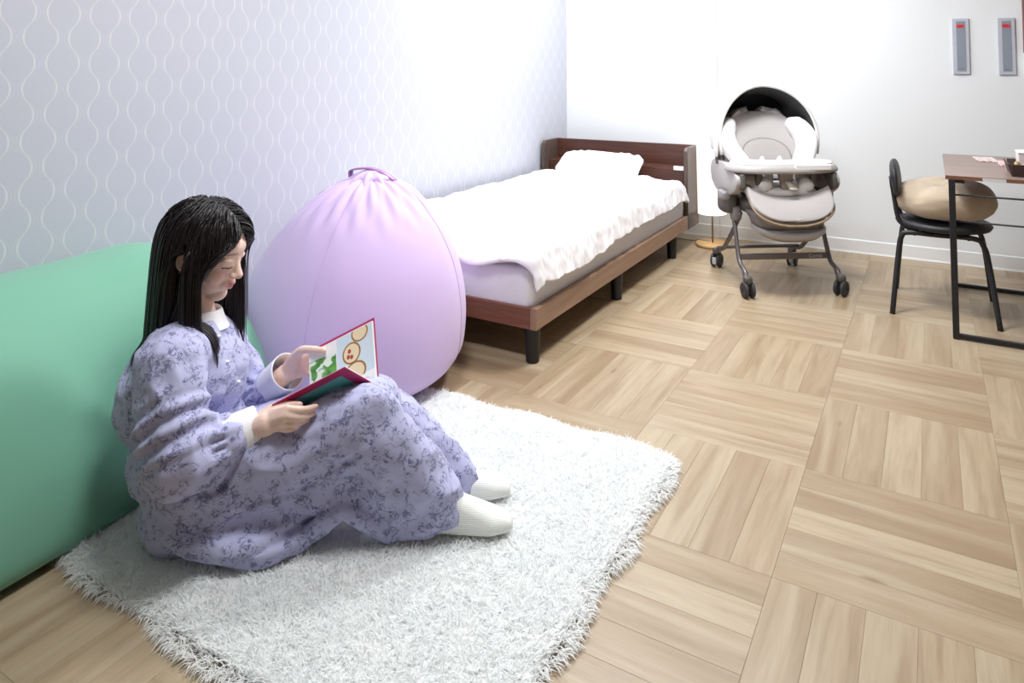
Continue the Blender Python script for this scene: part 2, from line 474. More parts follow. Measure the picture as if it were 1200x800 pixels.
# headboard: end boards, back, shelf, outlet
def endboard(x0, x1):
    o = [(1.612, ZR0 - .004), (1.612, 0.598), (1.632, 0.618), (1.83, 0.618), (1.83, ZR0 - .004)]
    return prism([(y, z) for y, z in o], x1 - x0, ((x0 + x1) / 2, 0, 0), (0, 1, 0), (0, 0, 1), 0.003)
hb = finish('headboard', *box((BX0 + .022, 1.803, ZR0), (BX1 - .022, 1.828, 0.618), 0.002), M_HEAD, bed, False)
finish('headboard_end', *endboard(BX1 - .022, BX1 + .002), M_HEADS, hb, False)
finish('headboard_end', *endboard(BX0 - .002, BX0 + .022), M_HEADS, hb, False)
finish('shelf', *box((BX0 + .022, 1.672, 0.468), (BX1 - .022, 1.803, 0.486), 0.002), M_HEAD, hb, False)
finish('lower_panel', *box((BX0 + .022, 1.672, ZR0), (BX1 - .022, 1.69, 0.468), 0.002), M_HEAD, hb, False)
ou = finish('outlet', *box((BX1 - .105, 1.664, 0.472), (BX1 - .04, 1.674, 0.497), 0.002), plain('white_plastic', '#f2f2f0', 0.4), hb, False)

def grid_surface(nx, ny, fn):
    """sheet of points fn(s,t) with s,t in 0..1"""
    s = np.linspace(0, 1, nx); t = np.linspace(0, 1, ny)
    P = np.array([[fn(a, b) for a in s] for b in t]).reshape(-1, 3)
    Fc = [(j * nx + i, j * nx + i + 1, (j + 1) * nx + i + 1, (j + 1) * nx + i) for j in range(ny - 1) for i in range(nx - 1)]
    return P, Fc
def solidify(P, Fc, th):
    N = vert_normals(P, Fc); n = len(P)
    # boundary edges
    cnt = {}
    for f in Fc:
        for a, b in zip(f, f[1:] + f[:1]): cnt[(a, b)] = 1
    bd = [(a, b) for (a, b) in cnt if (b, a) not in cnt]
    V = np.vstack([P, P - N * th]); F2 = list(Fc) + [tuple(i + n for i in f[::-1]) for f in Fc] + [(b, a, a + n, b + n) for a, b in bd]
    return V, F2

# mattress
def mat_fabric(name, col, var=0.05, scale=260, bump=0.25, rough=0.85, sheen=0.2):
    t = NT(name); v = t.coords(); c = lin(col)
    wv = t.n('TexWave', wave_type='BANDS', bands_direction='DIAGONAL'); t.l(v, wv.inputs[0]); wv.inputs['Scale'].default_value = scale; wv.inputs['Distortion'].default_value = 2
    n = t.noise(v, scale, 3)
    t.set(color=t.mix(n, tuple(x * (1 - var) for x in c), tuple(min(1, x * (1 + var)) for x in c)), rough=rough, sheen=sheen, spec=0.25)
    t.bump(t.math('ADD', wv.outputs['Fac'], n), bump, 0.0015)
    return t.m
M_MATT = mat_fabric('white_terry_mattress', '#ecebf1', 0.06, 190, 0.5)
MX0, MX1, MY0, MY1, MZ0, MZ1 = BX0 + .03, BX1 - .026, BY0 + .012, 1.668, 0.176, 0.368
P, Fc = superell(((MX0 + MX1) / 2, (MY0 + MY1) / 2, (MZ0 + MZ1) / 2), ((MX1 - MX0) / 2, (MY1 - MY0) / 2, (MZ1 - MZ0) / 2), 0.18, 0.06, 160, 40)
nz = noise_at(P, 9, 3.0) * 0.004
P[:, 2] += nz * (P[:, 2] > 0.3); P[:, 1] += noise_at(P, 14, 5) * 0.003
mt = finish('mattress', P, Fc, M_MATT)
tag(recenter(mt), 'thick white mattress lying in the walnut bed frame', 'mattress')

# duvet: draped sheet over the mattress, hanging a little over the near side and the foot
M_DUVET = mat_fabric('white_cotton_duvet', '#f3f1f4', 0.02, 300, 0.15)
random.seed(11)
wr = [(random.uniform(0, 1), random.uniform(0, 1), random.uniform(-.6, .6), random.uniform(.05, .16), random.uniform(.004, .011)) for _ in range(70)]
DX0, DX1 = MX0 + 0.012, BX1
def duvet(s, t):
    # s: wall side -> room side, t: foot -> head
    L = (MX1 - MX0) + 0.140 + 0.008 * math.sin(t * 9) - 0.040 * t - .07 * max(0, 1 - t / .07) ** 2
    a = s * L
    flat = (MX1 - MX0) - 0.03
    y = BY0 - 0.012 + t * (1.60 - BY0) + 0.010 * math.sin(s * 13 + 1) * (1 - t)
    puff = 0.040 * min(1, t / .06) ** .5 * min(1, (1 - t) / .04 + .3) + 0.02 * pnoise(Vector((s * 4, t * 6, 2))) + 0.010 * pnoise(Vector((s * 11, t * 17, 5)))
    top = MZ1 + 0.021 + puff + 0.03 * max(0, t - .75) * (1 - s)
    if a <= flat:
        x, z = DX0 + a, top
    else:
        d = a - flat; R = 0.045
        ang = min(d / R, 1.35)
        x = DX0 + flat + R * math.sin(ang) + max(0, d - R * 1.35) * 0.22
        z = top - R * (1 - math.cos(ang)) - max(0, d - R * 1.35) * 0.98
        x += 0.004 * math.sin(t * 75 + 3 * math.sin(t * 17)) * min(1, d / .08) + 0.008 * pnoise(Vector((t * 30, s * 6, 7))) * min(1, d / .08) 
    # foot edge rolls over the mattress edge
    if t < 0.03: z -= (0.03 - t) / 0.03 * (0.030 + 0.012 * math.sin(s * 21)) ; y -= 0.004
    return (x, y, z)
P, Fc = grid_surface(150, 300, duvet)
# crinkles: fine quilted puckers
hang = sstep(MX1 - .05, MX1 + .0, P[:, 0])
footz = 1 - sstep(.0, .10, P[:, 1] - BY0)
cr = (noise_at(P * np.array([.35, 1, .35]), 62, 9.0) * .0055 + noise_at(P * np.array([.3, 1, .3]), 30, 19.0) * .006) * hang + noise_at(P * np.array([1, .35, .5]), 55, 12.0) * .006 * footz * (1 - hang) + (noise_at(P * np.array([1, 2.4, 1]), 26, 4.0) * 0.003 + noise_at(P * np.array([2.2, .8, 1]), 20, 14.0) * 0.004) * (1 - hang)
P = P + vert_normals(P, Fc) * cr[:, None]
V, F2 = solidify(P, Fc, 0.02)
dv = finish('duvet', V, F2, M_DUVET)
tag(recenter(dv), 'crinkled white quilted duvet spread over the bed', 'duvet')

# pillow
PCN = np.array([-1.075, 1.545, 0.484])
P, Fc = superell((0, 0, 0), (0.285, 0.115, 0.055), 0.75, 0.32, 96, 40)
hx = np.clip(np.abs(P[:, 0]) / .285, 0, 1)
P[:, 2] *= (1 - 0.25 * hx ** 3)
ed = np.abs(P[:, 2]) < 0.012
P[:, 1] += np.where(P[:, 1] > 0.09, 0.006 * np.sin(P[:, 0] * 110), 0)
P += vert_normals(P, Fc) * (noise_at(P, 22, 2) * 0.006 + noise_at(P, 50, 6) * 0.002)[:, None]
a = math.radians(32); R = np.array([[1, 0, 0], [0, math.cos(a), -math.sin(a)], [0, math.sin(a), math.cos(a)]])
P = P @ R.T + PCN
pl = finish('pillow', P, Fc, mat_fabric('white_pillowcase', '#f4f3f6', 0.02, 300, 0.15))
tag(recenter(pl), 'white pillow propped against the walnut headboard', 'pillow')
# ================================================================== bean bags
def mat_stretch(name, col, rough=0.7, sheen=0.25):
    t = NT(name); v = t.coords(); c = lin(col)
    n = t.noise(v, 700, 2)
    big = t.noise(v, 3, 2)
    t.set(color=t.mix(t.math('MULTIPLY', t.math('ADD', n, big), 0.5), tuple(x * .95 for x in c), tuple(min(1, x * 1.04) for x in c)), rough=rough, sheen=sheen, spec=0.3)
    t.bump(n, 0.06, 0.001)
    return t.m
M_PINK = mat_stretch('lilac_stretch_cotton', '#d5bde8')
M_PINKD = mat_stretch('lilac_seam_thread', '#c4abd8')
M_GREEN = mat_stretch('mint_stretch_cotton', '#78b39a')
M_GREEND = mat_stretch('mint_seam', '#6fb392')

BC = np.array([-1.030, -0.674, 0.012]); BR, BH = 0.397, 0.725
bprof = np.array([(0.0, 0.0), (.50, .0), (.70, .012), (.86, .055), (.97, .125), (1.0, .225), (.995, .34), (.955, .46), (.88, .58), (.77, .69), (.635, .79), (.49, .87), (.36, .925), (.25, .957), (.16, .972), (.08, .98), (0.0, .983)])
bp = smooth_path(np.c_[bprof, np.zeros(len(bprof))], 90)[:, :2]
tip = np.array([0.055, 0.03])
def bag_point(u, ang):
    """u 0..1 along the profile, ang round the bag"""
    i = u * (len(bp) - 1); k = min(int(i), len(bp) - 2); r, z = bp[k] + (bp[k + 1] - bp[k]) * (i - k)
    r = max(r, 0.0)
    gore = 1 - 0.012 * (0.5 + 0.5 * math.cos(4 * (ang - 0.37))) ** 14 * min(1, r * 1.3)
    w = max(0, (z - .74) / .25)
    puck = 0.010 * w * math.sin(18 * ang + 5 * z * 6) + 0.006 * w * math.sin(31 * ang)
    rr = BR * r * gore + puck * (r > .02) * min(1, r / .12)
    return np.array([BC[0] + rr * math.cos(ang) + tip[0] * z * z, BC[1] + rr * math.sin(ang) + tip[1] * z * z, BC[2] + BH * z])
bag = thing('bean_bag', 'lilac drop-shaped bean bag with a carrying loop standing at the foot of the bed', 'bean bag', tuple(BC))
nu, nv = 160, 90
P = np.array([[bag_point(j / (nv - 1), 2 * PI * i / nu) for i in range(nu)] for j in range(nv)]).reshape(-1, 3)
P[:, 0] = np.maximum(P[:, 0], XL + 0.012 + 0.02 * 0)
Fc = [(j * nu + i, j * nu + (i + 1) % nu, (j + 1) * nu + (i + 1) % nu, (j + 1) * nu + i) for j in range(nv - 1) for i in range(nu)]
finish('body', P, Fc, M_PINK, bag)
for k in range(4):
    a = 0.37 + k * PI / 2
    pts = []
    for u in np.linspace(0.16, 0.955, 60):
        q = bag_point(u, a); o = q - (BC + np.array([0, 0, BH * .42])); q = q + o / np.linalg.norm(o) * 0.0008
        q[0] = max(q[0], XL + .013); pts.append(q)
    sm = finish('seam', *tube(pts, 0.0011, 6), M_PINKD, bag)
top = bag_point(0.985, 0.0) * 0 + np.array([BC[0] + tip[0], BC[1] + tip[1], BC[2] + BH * .985])
dr = np.array([0.93, 0.36, 0]); sd = np.array([-0.36, 0.93, 0])
# gathered crown of folds and the loop handle
folds = []
for k in range(9):
    a = k / 9 * 2 * PI + .3
    d = np.array([math.cos(a), math.sin(a), 0])
    folds.append(tube(smooth_path([top + d * .105 + np.array([0, 0, -.044]), top + d * .07 + np.array([0, 0, -.010]), top + d * .018 + np.array([0, 0, .008]), top + np.array([0, 0, .004])], 10), np.linspace(.009, .017, 10), 8))
P, Fc = remeshed(folds + [superell(top + np.array([0, 0, -.008]), (.075, .055, .022), 1, 1, 24, 14)], 0.004, 3)
finish('gathered_crown', P, Fc, M_PINK, bag)
hp = smooth_path([top - dr * .080 + np.array([0, 0, -.004]), top - dr * .074 + np.array([0, 0, .020]), top - dr * .01 + np.array([0, 0, .026]), top + dr * .045 + np.array([0, 0, .010]), top + dr * .090 + np.array([0, 0, -.016])], 24)
finish('loop_handle', *tube(hp, 0.017, shape=[(.16, -1), (.16, 1), (-.16, 1), (-.16, -1)], up=(0, 0, 1)), mat_stretch('lilac_strap', '#a678b0'), bag)

# mint floor cushion along the wall
GX0, GX1, GY0, GY1, GH = XL + 0.012, -0.925, -2.62, -1.05, 0.575
gc = np.array([(GX0 + GX1) / 2, (GY0 + GY1) / 2, 0])
green = thing('floor_cushion', 'long mint green bean cushion lying along the patterned wall', 'cushion', tuple(gc))
def green_ring(t):
    """cross-section (x,z outline) at t in 0..1 along the wall"""
    e = max(0.0, 1 - (2 * abs(t - .5)) ** 7.0) ** 0.5
    e = 0.25 + 0.75 * e if 0.001 < t < .999 else 0.22
    hump = 1 + 0.05 * math.exp(-((t - .87) / .08) ** 2) + 0.02 * math.sin(t * 7)
    # front foot -> front belly -> rounded top leaning on the wall -> back
    pr = [(GX1 - .05, .004), (GX1 + .004, .03), (GX1 + .004, .10), (GX1 - .03, .22), (GX1 - .10, .37), (GX1 - .20, .49), (GX1 - .31, .56), (GX1 - .43, .575), (GX1 - .53, .555), (GX0 + .015, .50), (GX0, .40), (GX0, .2), (GX0, .06), (GX0 + .03, .004), (GX0 + .2, .0), (GX1 - .2, .0)]
    pr = np.array(pr) 
    c = np.array([(GX0 + GX1) / 2 - .03, 0.25])
    q = c + (pr - c) * np.array([0.55 + .45 * e, e])
    q[:, 1] = np.where(q[:, 1] > .25, .25 + (q[:, 1] - .25) * hump, q[:, 1])
    # press of the person leaning in
    q = smooth_path(np.c_[np.vstack([q, q[:1]]), np.zeros(len(q) + 1)], 65)[:-1, :2]
    return q
rings = []
for t in np.linspace(0, 1, 100):
    tt = 0.5 - 0.5 * math.cos(PI * t); tt = 0.6 * tt + 0.4 * t
    y = GY0 + (GY1 - GY0) * tt
    q = green_ring(tt)
    x = q[:, 0].copy(); z = q[:, 1]
    x = x - 0.085 * np.exp(-((y + 1.42) / .17) ** 2) * np.exp(-((z - .24) / .20) ** 2) * (x > -1.2)
    rings.append(np.c_[x, np.full(len(x), y), z])
P, Fc = loft(rings)
P[:, 0] += noise_at(P, 5, 8) * 0.006 * (P[:, 0] > -1.3)
P[:, 0] = np.maximum(P[:, 0], GX0)
P[:, 2] = np.maximum(P[:, 2], 0.001)
fix_normals(finish('body', P, Fc, M_GREEN, green))

# ================================================================== rug
RX0, RX1, RY0, RY1 = -1.30, 0.165, -1.69, -0.60
def mat_fur():
    t = NT('white_shag_pile')
    n = t.noise(t.coords(), 9, 4)
    a = t.n('Attribute', attribute_name='tone').outputs['Fac']
    c = t.mix(n, '#f6f8f8', '#fcfcfb')
    col = t.mix(t.math('MULTIPLY', a, 0.3), c, '#e4e8e8')
    df = t.n('BsdfDiffuse'); tl = t.n('BsdfTranslucent'); mx = t.n('MixShader')
    t.l(col, df.inputs[0]); t.l(col, tl.inputs[0]); mx.inputs[0].default_value = 0.4
    t.l(df.outputs[0], mx.inputs[1]); t.l(tl.outputs[0], mx.inputs[2]); t.l(mx.outputs[0], t.out.inputs[0])
    return t.m
rug = thing('rug', 'white shaggy rectangular rug under the seated person', 'rug', ((RX0 + RX1) / 2, (RY0 + RY1) / 2, 0))
def rug_edge(x, y):
    """wobbly outline, True inside"""
    wv = 0.010
    dx0 = x - RX0; dx1 = RX1 + wv * np.sin(y * 23) - x; dy0 = y - (RY0 + wv * np.sin(x * 19 + 1) + 0.012 * np.sin(x * 6)); dy1 = RY1 + wv * np.sin(x * 21 + 2) + .03 * (x - RX1) * .6 - y
    r = 0.05
    m = np.minimum(np.minimum(dx0, dx1), np.minimum(dy0, dy1))
    cx = np.maximum(r - dx1, 0); cy = np.maximum(r - np.minimum(dy0, dy1), 0)
    return np.where((cx > 0) & (cy > 0), r - np.hypot(cx, cy), m)
def backing_pt(s, t):
    x = RX0 + s * (RX1 - RX0 - .012); y = RY0 + .014 + t * (RY1 - RY0 - .034) + .018 * (x - RX1) * t
    ed = min(1.0, float(rug_edge(np.array([x]), np.array([y]))[0]) / .03)
    return (x, y, 0.006 + 0.014 * max(0, ed) ** .5 + 0.0035 * pnoise(Vector((x * 30, y * 30, 1))) + .0025 * pnoise(Vector((x * 75, y * 75, 4))))
P, Fc = grid_surface(150, 120, backing_pt)
V, F2 = solidify(P, Fc, 0.004)
M_FUR = mat_fur()
fix_normals(finish('backing', V, F2, M_FUR, rug))
NS = 115000
x = rng.uniform(RX0, RX1 + .01, NS); y = rng.uniform(RY0 - .01, RY1 + .02, NS)
dep = (np.c_[x, y] - CAM[:2]) @ AF[:2]
keep = (rug_edge(x, y) > 0) & (rng.uniform(0, 1, NS) < np.clip(1.9 / dep, .45, 1)) & ~((x < -1.02) & (y < -1.0))
x, y = x[keep], y[keep]; n = len(x)
e = rug_edge(x, y)
# tuft direction: clumps from a low-frequency field
fx = np.sin(x * 31 + 3 * np.sin(y * 17)) + 0.8 * np.sin(y * 43 + x * 12); fy = np.cos(y * 29 + 3 * np.sin(x * 19)) + 0.8 * np.sin(x * 47 - y * 9)
ln = rng.uniform(.020, .034, n)
ang = rng.uniform(0, 2 * PI, n); k = rng.uniform(.45, 1.1, n)
dx = .22 * fx + k * np.cos(ang) ; dy = .22 * fy + k * np.sin(ang)
hh = 1e-3
gx = (rug_edge(x + hh, y) - rug_edge(x - hh, y)) / (2 * hh); gy = (rug_edge(x, y + hh) - rug_edge(x, y - hh)) / (2 * hh)
out = np.clip(1 - e / .03, 0, 1)
dx -= gx * out * 1.2; dy -= gy * out * 1.2
up = np.ones(n) * .62 - out * .35
d = np.c_[dx, dy, up]; d /= np.linalg.norm(d, axis=1)[:, None]
b = np.c_[x, y, np.full(n, .014) - out * .008]
side = np.c_[-d[:, 1], d[:, 0], np.zeros(n)] + rng.normal(0, .15, (n, 3)) * np.array([1, 1, 0]); side /= np.linalg.norm(side, axis=1)[:, None]
wd = rng.uniform(.0009, .0016, n)[:, None]
mid = b + d * (ln * .55)[:, None] ; tip_ = mid + (d + np.c_[dx * .5, dy * .5, -out * .8 - .25]) / np.linalg.norm(d + np.c_[dx * .5, dy * .5, -out * .8 - .25], axis=1)[:, None] * (ln * .5)[:, None]
tip_[:, 2] = np.maximum(tip_[:, 2], .003)
VV = np.stack([b - side * wd, b + side * wd, mid + side * wd * .9, mid - side * wd * .9, tip_], 1).reshape(-1, 3)
ids = np.arange(n)[:, None] * 5
quads = np.hstack([ids, ids + 1, ids + 2, ids + 3]); tris = np.hstack([ids + 3, ids + 2, ids + 4])
me = bpy.data.meshes.new('pile')
off = np.array(rug.location)
me.vertices.add(n * 5); me.vertices.foreach_set('co', (VV - off).ravel())
loops = np.hstack([quads, tris]).ravel().astype(np.int32)
me.loops.add(len(loops)); me.loops.foreach_set('vertex_index', loops)
me.polygons.add(2 * n)
me.polygons.foreach_set('loop_start', np.c_[np.arange(n) * 7, np.arange(n) * 7 + 4].ravel().astype(np.int32))
me.update(calc_edges=True); me.validate()
at = me.attributes.new('tone', 'FLOAT', 'POINT'); at.data.foreach_set('value', np.repeat(rng.uniform(0, 1, n), 5))
me.materials.append(M_FUR)
o = bpy.data.objects.new('pile', me); COL.objects.link(o); o.parent = rug; o['kind'] = 'stuff'
# ================================================================== table, chair, things on the table
M_STEEL = plain('black_steel', '#26262a', 0.45, 0.2)
M_TTOP = mat_wood('walnut_tabletop_sheen', '#77655c', '#8a776d', '#9b887e', 0.35, 'x')  # greyer than the edge band: reflected light put into the wood colour
M_TEDGE = mat_wood('walnut_table_edge', '#6a4434', '#7c5443', '#8d6452', 0.4, 'x')
TX0, TX1, TY0, TY1, TZ = 0.845, 1.42, 0.795, 1.60, 0.664
tab = thing('table', 'narrow brown-topped table on a thin black steel frame beside the chair', 'table', ((TX0 + TX1) / 2, (TY0 + TY1) / 2, 0))
tt = finish('tabletop', *box((TX0, TY0, TZ - .016), (TX1, TY1, TZ), 0.0015, 1), M_TTOP, tab, False)
finish('edge_band', *box((TX0 - .001, TY0 - .0022, TZ - .016), (TX1, TY0 - .0001, TZ - .0015), 0), M_TEDGE, tt, False)
finish('edge_label', *box((TX0 + .13, TY0 - .0036, TZ - .017), (TX0 + .21, TY0 - .0023, TZ - .003), 0), plain('silver_label', '#d5d8d8', 0.4), tt, False)
lx0, lx1, ly0, ly1 = TX0 + .022, 1.395, TY0 + .006, TY1 - .03
leg = finish('leg', *box((lx0 - .012, ly0 - .012, 0.002), (lx0 + .012, ly0 + .012, TZ - .0165), 0.002), M_STEEL, tab, False)
for (x, y) in ((lx0 + .012, ly1), (lx1, ly0), (lx1, ly1)): dup(leg, tab, (x - lx0, y - ly0, 0))
finish('foot_bar', *box((lx0 + .012, ly0 - .010, 0.004), (lx1 - .012, ly0 + .010, 0.022), 0.002), M_STEEL, tab, False)
finish('foot_bar', *box((lx0 + .012, ly1 - .010, 0.004), (lx1 - .012, ly1 + .010, 0.022), 0.002), M_STEEL, tab, False)
for z in (0.585, 0.478):
    finish('side_rod', *tube([(lx0 + .011, ly0, z), (lx1 - .011, ly0, z)], 0.0038, 8), M_STEEL, tab)
finish('bracket', *box((lx0 + .012, ly0 - .004, TZ - .030), (lx0 + .045, ly0 + .02, TZ - .0165), 0.002), M_STEEL, tab, False)

# chair pushed under the table, facing it
ch = thing('chair', 'black steel-legged side chair pushed in at the table', 'chair', (0.84, 1.2, 0))
M_SEAT = plain('black_vinyl', '#202226', 0.5, bump=0.1)
sc0 = np.array([0.835, 1.19, 0.388])
prof = [(0.0, -.018), (.15, -.018), (.178, -.010), (.186, .004), (.178, .016), (.15, .022), (0.0, .024)]
V, Fc = lathe(prof, (0, 0, 0), 48); V[:, 0] *= 1.06; V[:, 1] *= 1.02
finish('seat', V + sc0, Fc, M_SEAT, ch)
zt = 0.359
def chair_leg(pts): return tube(smooth_path(pts, 30), 0.0115, 12)
# each side: one leg pair bent from a single tube, split at the top of the seat frame
for s, y0 in ((-1, 1.055), (1, 1.335)):
    fy = 0.985 if s < 0 else 1.405
    finish('leg', *chair_leg([(0.625, fy + .012, 0.0), (0.652, y0 - s * -.004, 0.25), (0.668, y0, zt - .02), (0.70, y0, zt), (0.80, y0, zt)]), M_STEEL, ch)
    finish('leg', *chair_leg([(1.032, fy, 0.0), (1.003, y0 - s * -.004, 0.25), (0.985, y0, zt - .03), (0.95, y0, zt), (0.80, y0, zt)]), M_STEEL, ch)
finish('cross_tube', *tube([(0.72, 1.055, zt - .004), (0.72, 1.335, zt - .004)], 0.009, 10), M_STEEL, ch)
finish('cross_tube', *tube([(0.93, 1.055, zt - .004), (0.93, 1.335, zt - .004)], 0.009, 10), M_STEEL, ch)
for y0, s in ((1.10, 1), (1.28, -1)):
    finish('back_post', *tube(smooth_path([(0.74, y0 - .0, 0.366), (0.69, y0, 0.372), (0.655, y0, 0.41), (0.640, y0 + s * .005, 0.50), (0.628, y0 + s * .012, 0.60)], 24), 0.010, 10), M_STEEL, ch)
V, Fc = superell((0, 0, 0), (0.020, 0.165, 0.085), 0.75, 0.8, 48, 28)
V[:, 0] -= 0.35 * V[:, 1] ** 2 * -1.0
a = math.radians(-6); R = np.array([[math.cos(a), 0, math.sin(a)], [0, 1, 0], [-math.sin(a), 0, math.cos(a)]])
br = finish('backrest', V @ R.T + np.array([0.642, 1.19, 0.585]), Fc, M_SEAT, ch)
finish('back_rim', *tube(smooth_path([np.array([0.628, 1.19, .585]) + np.array([0, .14 * math.cos(t), .05 * math.sin(t)]) for t in np.linspace(0, 2 * PI, 24)], 48), 0.004, 6), M_STEEL, br)

# plump cushion on the seat
def cushion_pt(u, v):
    a = 2 * PI * u; ph = PI * (v - .5)
    r = math.cos(ph) ** .62; z = math.copysign(abs(math.sin(ph)) ** .85, ph)
    rr = 1 + 0.018 * math.sin(a * 9 + 1.3 * math.sin(a * 2)) * r
    x, y = .208 * r * math.cos(a) * rr, .195 * r * math.sin(a) * rr
    z = z * .086 + 0.010 * math.sin(a + .6) * max(0, z)
    if v > .5: z -= .018 * math.exp(-((x * x + y * y) / .004)) + 0.012 * math.exp(-((x + .02 - .5 * y) / .03) ** 2)
    return (x, y, z)
P, Fc = grid_surface(90, 40, cushion_pt)
P += vert_normals(P, Fc) * (noise_at(P, 14, 1) * .005 + noise_at(P * np.array([1, 3, 3]), 18, 3) * .0025)[:, None]
zmin = P[:, 2].min()
cu = finish('round_cushion', P + np.array([0.842, 1.185, 0.4125 - zmin]), Fc, mat_stretch('beige_velour', '#b5a48e', 0.8, 0.5))
bm = bmesh.new(); bm.from_mesh(cu.data); bmesh.ops.remove_doubles(bm, verts=bm.verts[:], dist=1e-5); bmesh.ops.recalc_face_normals(bm, faces=bm.faces[:]); bm.to_mesh(cu.data); bm.free()
tag(recenter(cu), 'plump round beige cushion on the seat of the chair', 'cushion')

# leaflets, tray and cup
def leaflet(c, sx, sy, rz, col, col2, name, label, h=0.006):
    M = Matrix.Translation(Vector(c)) @ Matrix.Rotation(rz, 4, 'Z')
    t = NT(name + '_print'); v = t.coords('Object'); n = t.noise(v, 34, 2, 0.5, 1.5)
    t.set(color=t.mix(t.ramp(n, [(0.48, (0, 0, 0)), (0.56, (1, 1, 1))]), col, col2), rough=0.35)
    o = finish(name, *box((-sx / 2, -sy / 2, 0), (sx / 2, sy / 2, h), 0.001, 1, M), t.m, None, False)
    return tag(recenter(o), label, 'leaflet')
p1 = at_z(1153, 186.5, TZ); p2 = at_z(1177, 191, TZ)
leaflet((p1[0] + .005, p1[1] - .03, TZ + .0004), .085, .17, .1, '#e9e0da', '#b98f8c', 'leaflet', 'pale printed leaflet lying near the left end of the tabletop', .005)
leaflet((p2[0] + .003, p2[1] - .06, TZ + .0004), .062, .15, -.06, '#d9a6ab', '#efe3e0', 'picture_booklet', 'pink and white booklet lying against the woven tray', .010)
q = at_z(1186, 207, TZ)
tx, ty = q[0], q[1] + .0
tr = thing('tray', 'dark brown woven tray at the right edge of the tabletop', 'tray', (tx + .1, ty + .11, TZ))
M_WIC = NT('dark_wicker'); wv = M_WIC.n('TexWave', wave_type='BANDS', bands_direction='Z'); M_WIC.l(M_WIC.coords('Object'), wv.inputs[0]); wv.inputs['Scale'].default_value = 60; wv.inputs['Distortion'].default_value = 1.5
M_WIC.set(color=M_WIC.mix(wv.outputs['Fac'], '#2e1f1e', '#59423e'), rough=.6); M_WIC.bump(wv.outputs['Fac'], .5, .003); M_WIC = M_WIC.m
x0, x1, y0, y1, h, f = tx, tx + .20, ty, ty + .20, .05, .014
finish('bottom', *box((x0, y0, TZ + .0005), (x1, y1, TZ + .006)), M_WIC, tr, False)
def wallq(a, b, n):
    ax, ay = a; bx, by = b; nx, ny = n; th = .006
    rings = []
    for (x, y) in (a, b):
        rings.append([(x, y, TZ + .0005), (x + nx * f, y + ny * f, TZ + h), (x + nx * (f - th), y + ny * (f - th), TZ + h), (x - nx * th, y - ny * th, TZ + .0005)])
    return loft(rings)
for a, b, n in (((x0, y0), (x1, y0), (0, -1)), ((x0, y1), (x1, y1), (0, 1)), ((x0, y0), (x0, y1), (-1, 0)), ((x1, y0), (x1, y1), (1, 0))):
    fix_normals(finish('side', *wallq(a, b, n), M_WIC, tr, False))
cp = thing('tissue_box', 'pale pinkish paper box standing in the woven tray', 'box', (tx + .085, ty + .13, TZ + .0065))
finish('body', *box((tx + .03, ty + .08, TZ + .0065), (tx + .16, ty + .18, TZ + .085), .004), plain('pale_card', '#d9cdcb', .6), cp, False)
finish('lid', *box((tx + .028, ty + .078, TZ + .0855), (tx + .162, ty + .182, TZ + .0935), .003), plain('white_card', '#f1eeee', .5), cp, False)
tag(recenter(finish('snack_packet', *superell((tx + .022, ty + .035, TZ + .0325), (.012, .02, .026), .6, .6, 24, 14), plain('gold_foil', '#a58d5c', .35, .3))), 'small golden packet in the corner of the woven tray', 'packet')
tag(recenter(finish('snack_packet', *superell((tx + .055, ty + .03, TZ + .0305), (.014, .018, .024), .6, .6, 24, 14), plain('cream_foil', '#cfc3a6', .35, .2))), 'small cream packet beside the golden packet in the tray', 'packet')

# ================================================================== wall sign plates
def sign(xa, xb, za, zb, label, txt):
    g = thing('wall_plate', label, 'wall plate', ((xa + xb) / 2, YB, za), 'slim grey wall plates')
    finish('frame', *box((xa, YB - .012, za), (xb, YB - .0005, zb), .002), plain('grey_anodised', '#b9bcc6', .4), g, False)
    m = .24 * (xb - xa)
    finish('inset', *box((xa + m, YB - .0140, za + .018), (xb - m * .95, YB - .0122, zb - .016), .0006), plain('slate_inset', '#8a929e', .35), g, False)
    xc = (xa + xb) / 2 - .002; zt = zb - .044
    r = finish('red_badge', *box((xc - .019, YB - .0158, zt - .010), (xc + .019, YB - .0142, zt + .010), .0006), plain('red_badge_face', '#d9404a', .4), g, False)
    cu = bpy.data.curves.new('badge_number', 'FONT'); cu.body = txt; cu.size = .018; cu.align_x = 'CENTER'; cu.align_y = 'CENTER'; cu.extrude = .0002
    to = bpy.data.objects.new('tmp', cu); COL.objects.link(to)
    dg = bpy.context.evaluated_depsgraph_get(); me = bpy.data.meshes.new_from_object(to.evaluated_get(dg)); bpy.data.objects.remove(to)
    V = np.array([v.co[:] for v in me.vertices]); Fm = [tuple(p.vertices) for p in me.polygons]; bpy.data.meshes.remove(me)
    V = np.c_[V[:, 0] * 1.1 + xc, YB - .0161 - V[:, 2], V[:, 1] + zt]
    fix_normals(finish('badge_number', V, Fm, plain('dark_red_print', '#7e1620', .5), r, False))
    finish('print_line', *box((xc - .010, YB - .0144, za + .028), (xc + .012, YB - .0141, za + .031)), plain('dark_print', '#4d5560', .5), g, False)
sign(0.916, 0.998, 1.069, 1.385, 'slim grey wall plate with a red badge, nearer the high chair', '04')
sign(1.133, 1.213, 1.066, 1.380, 'slim grey wall plate with a red badge, nearer the right edge', '03')
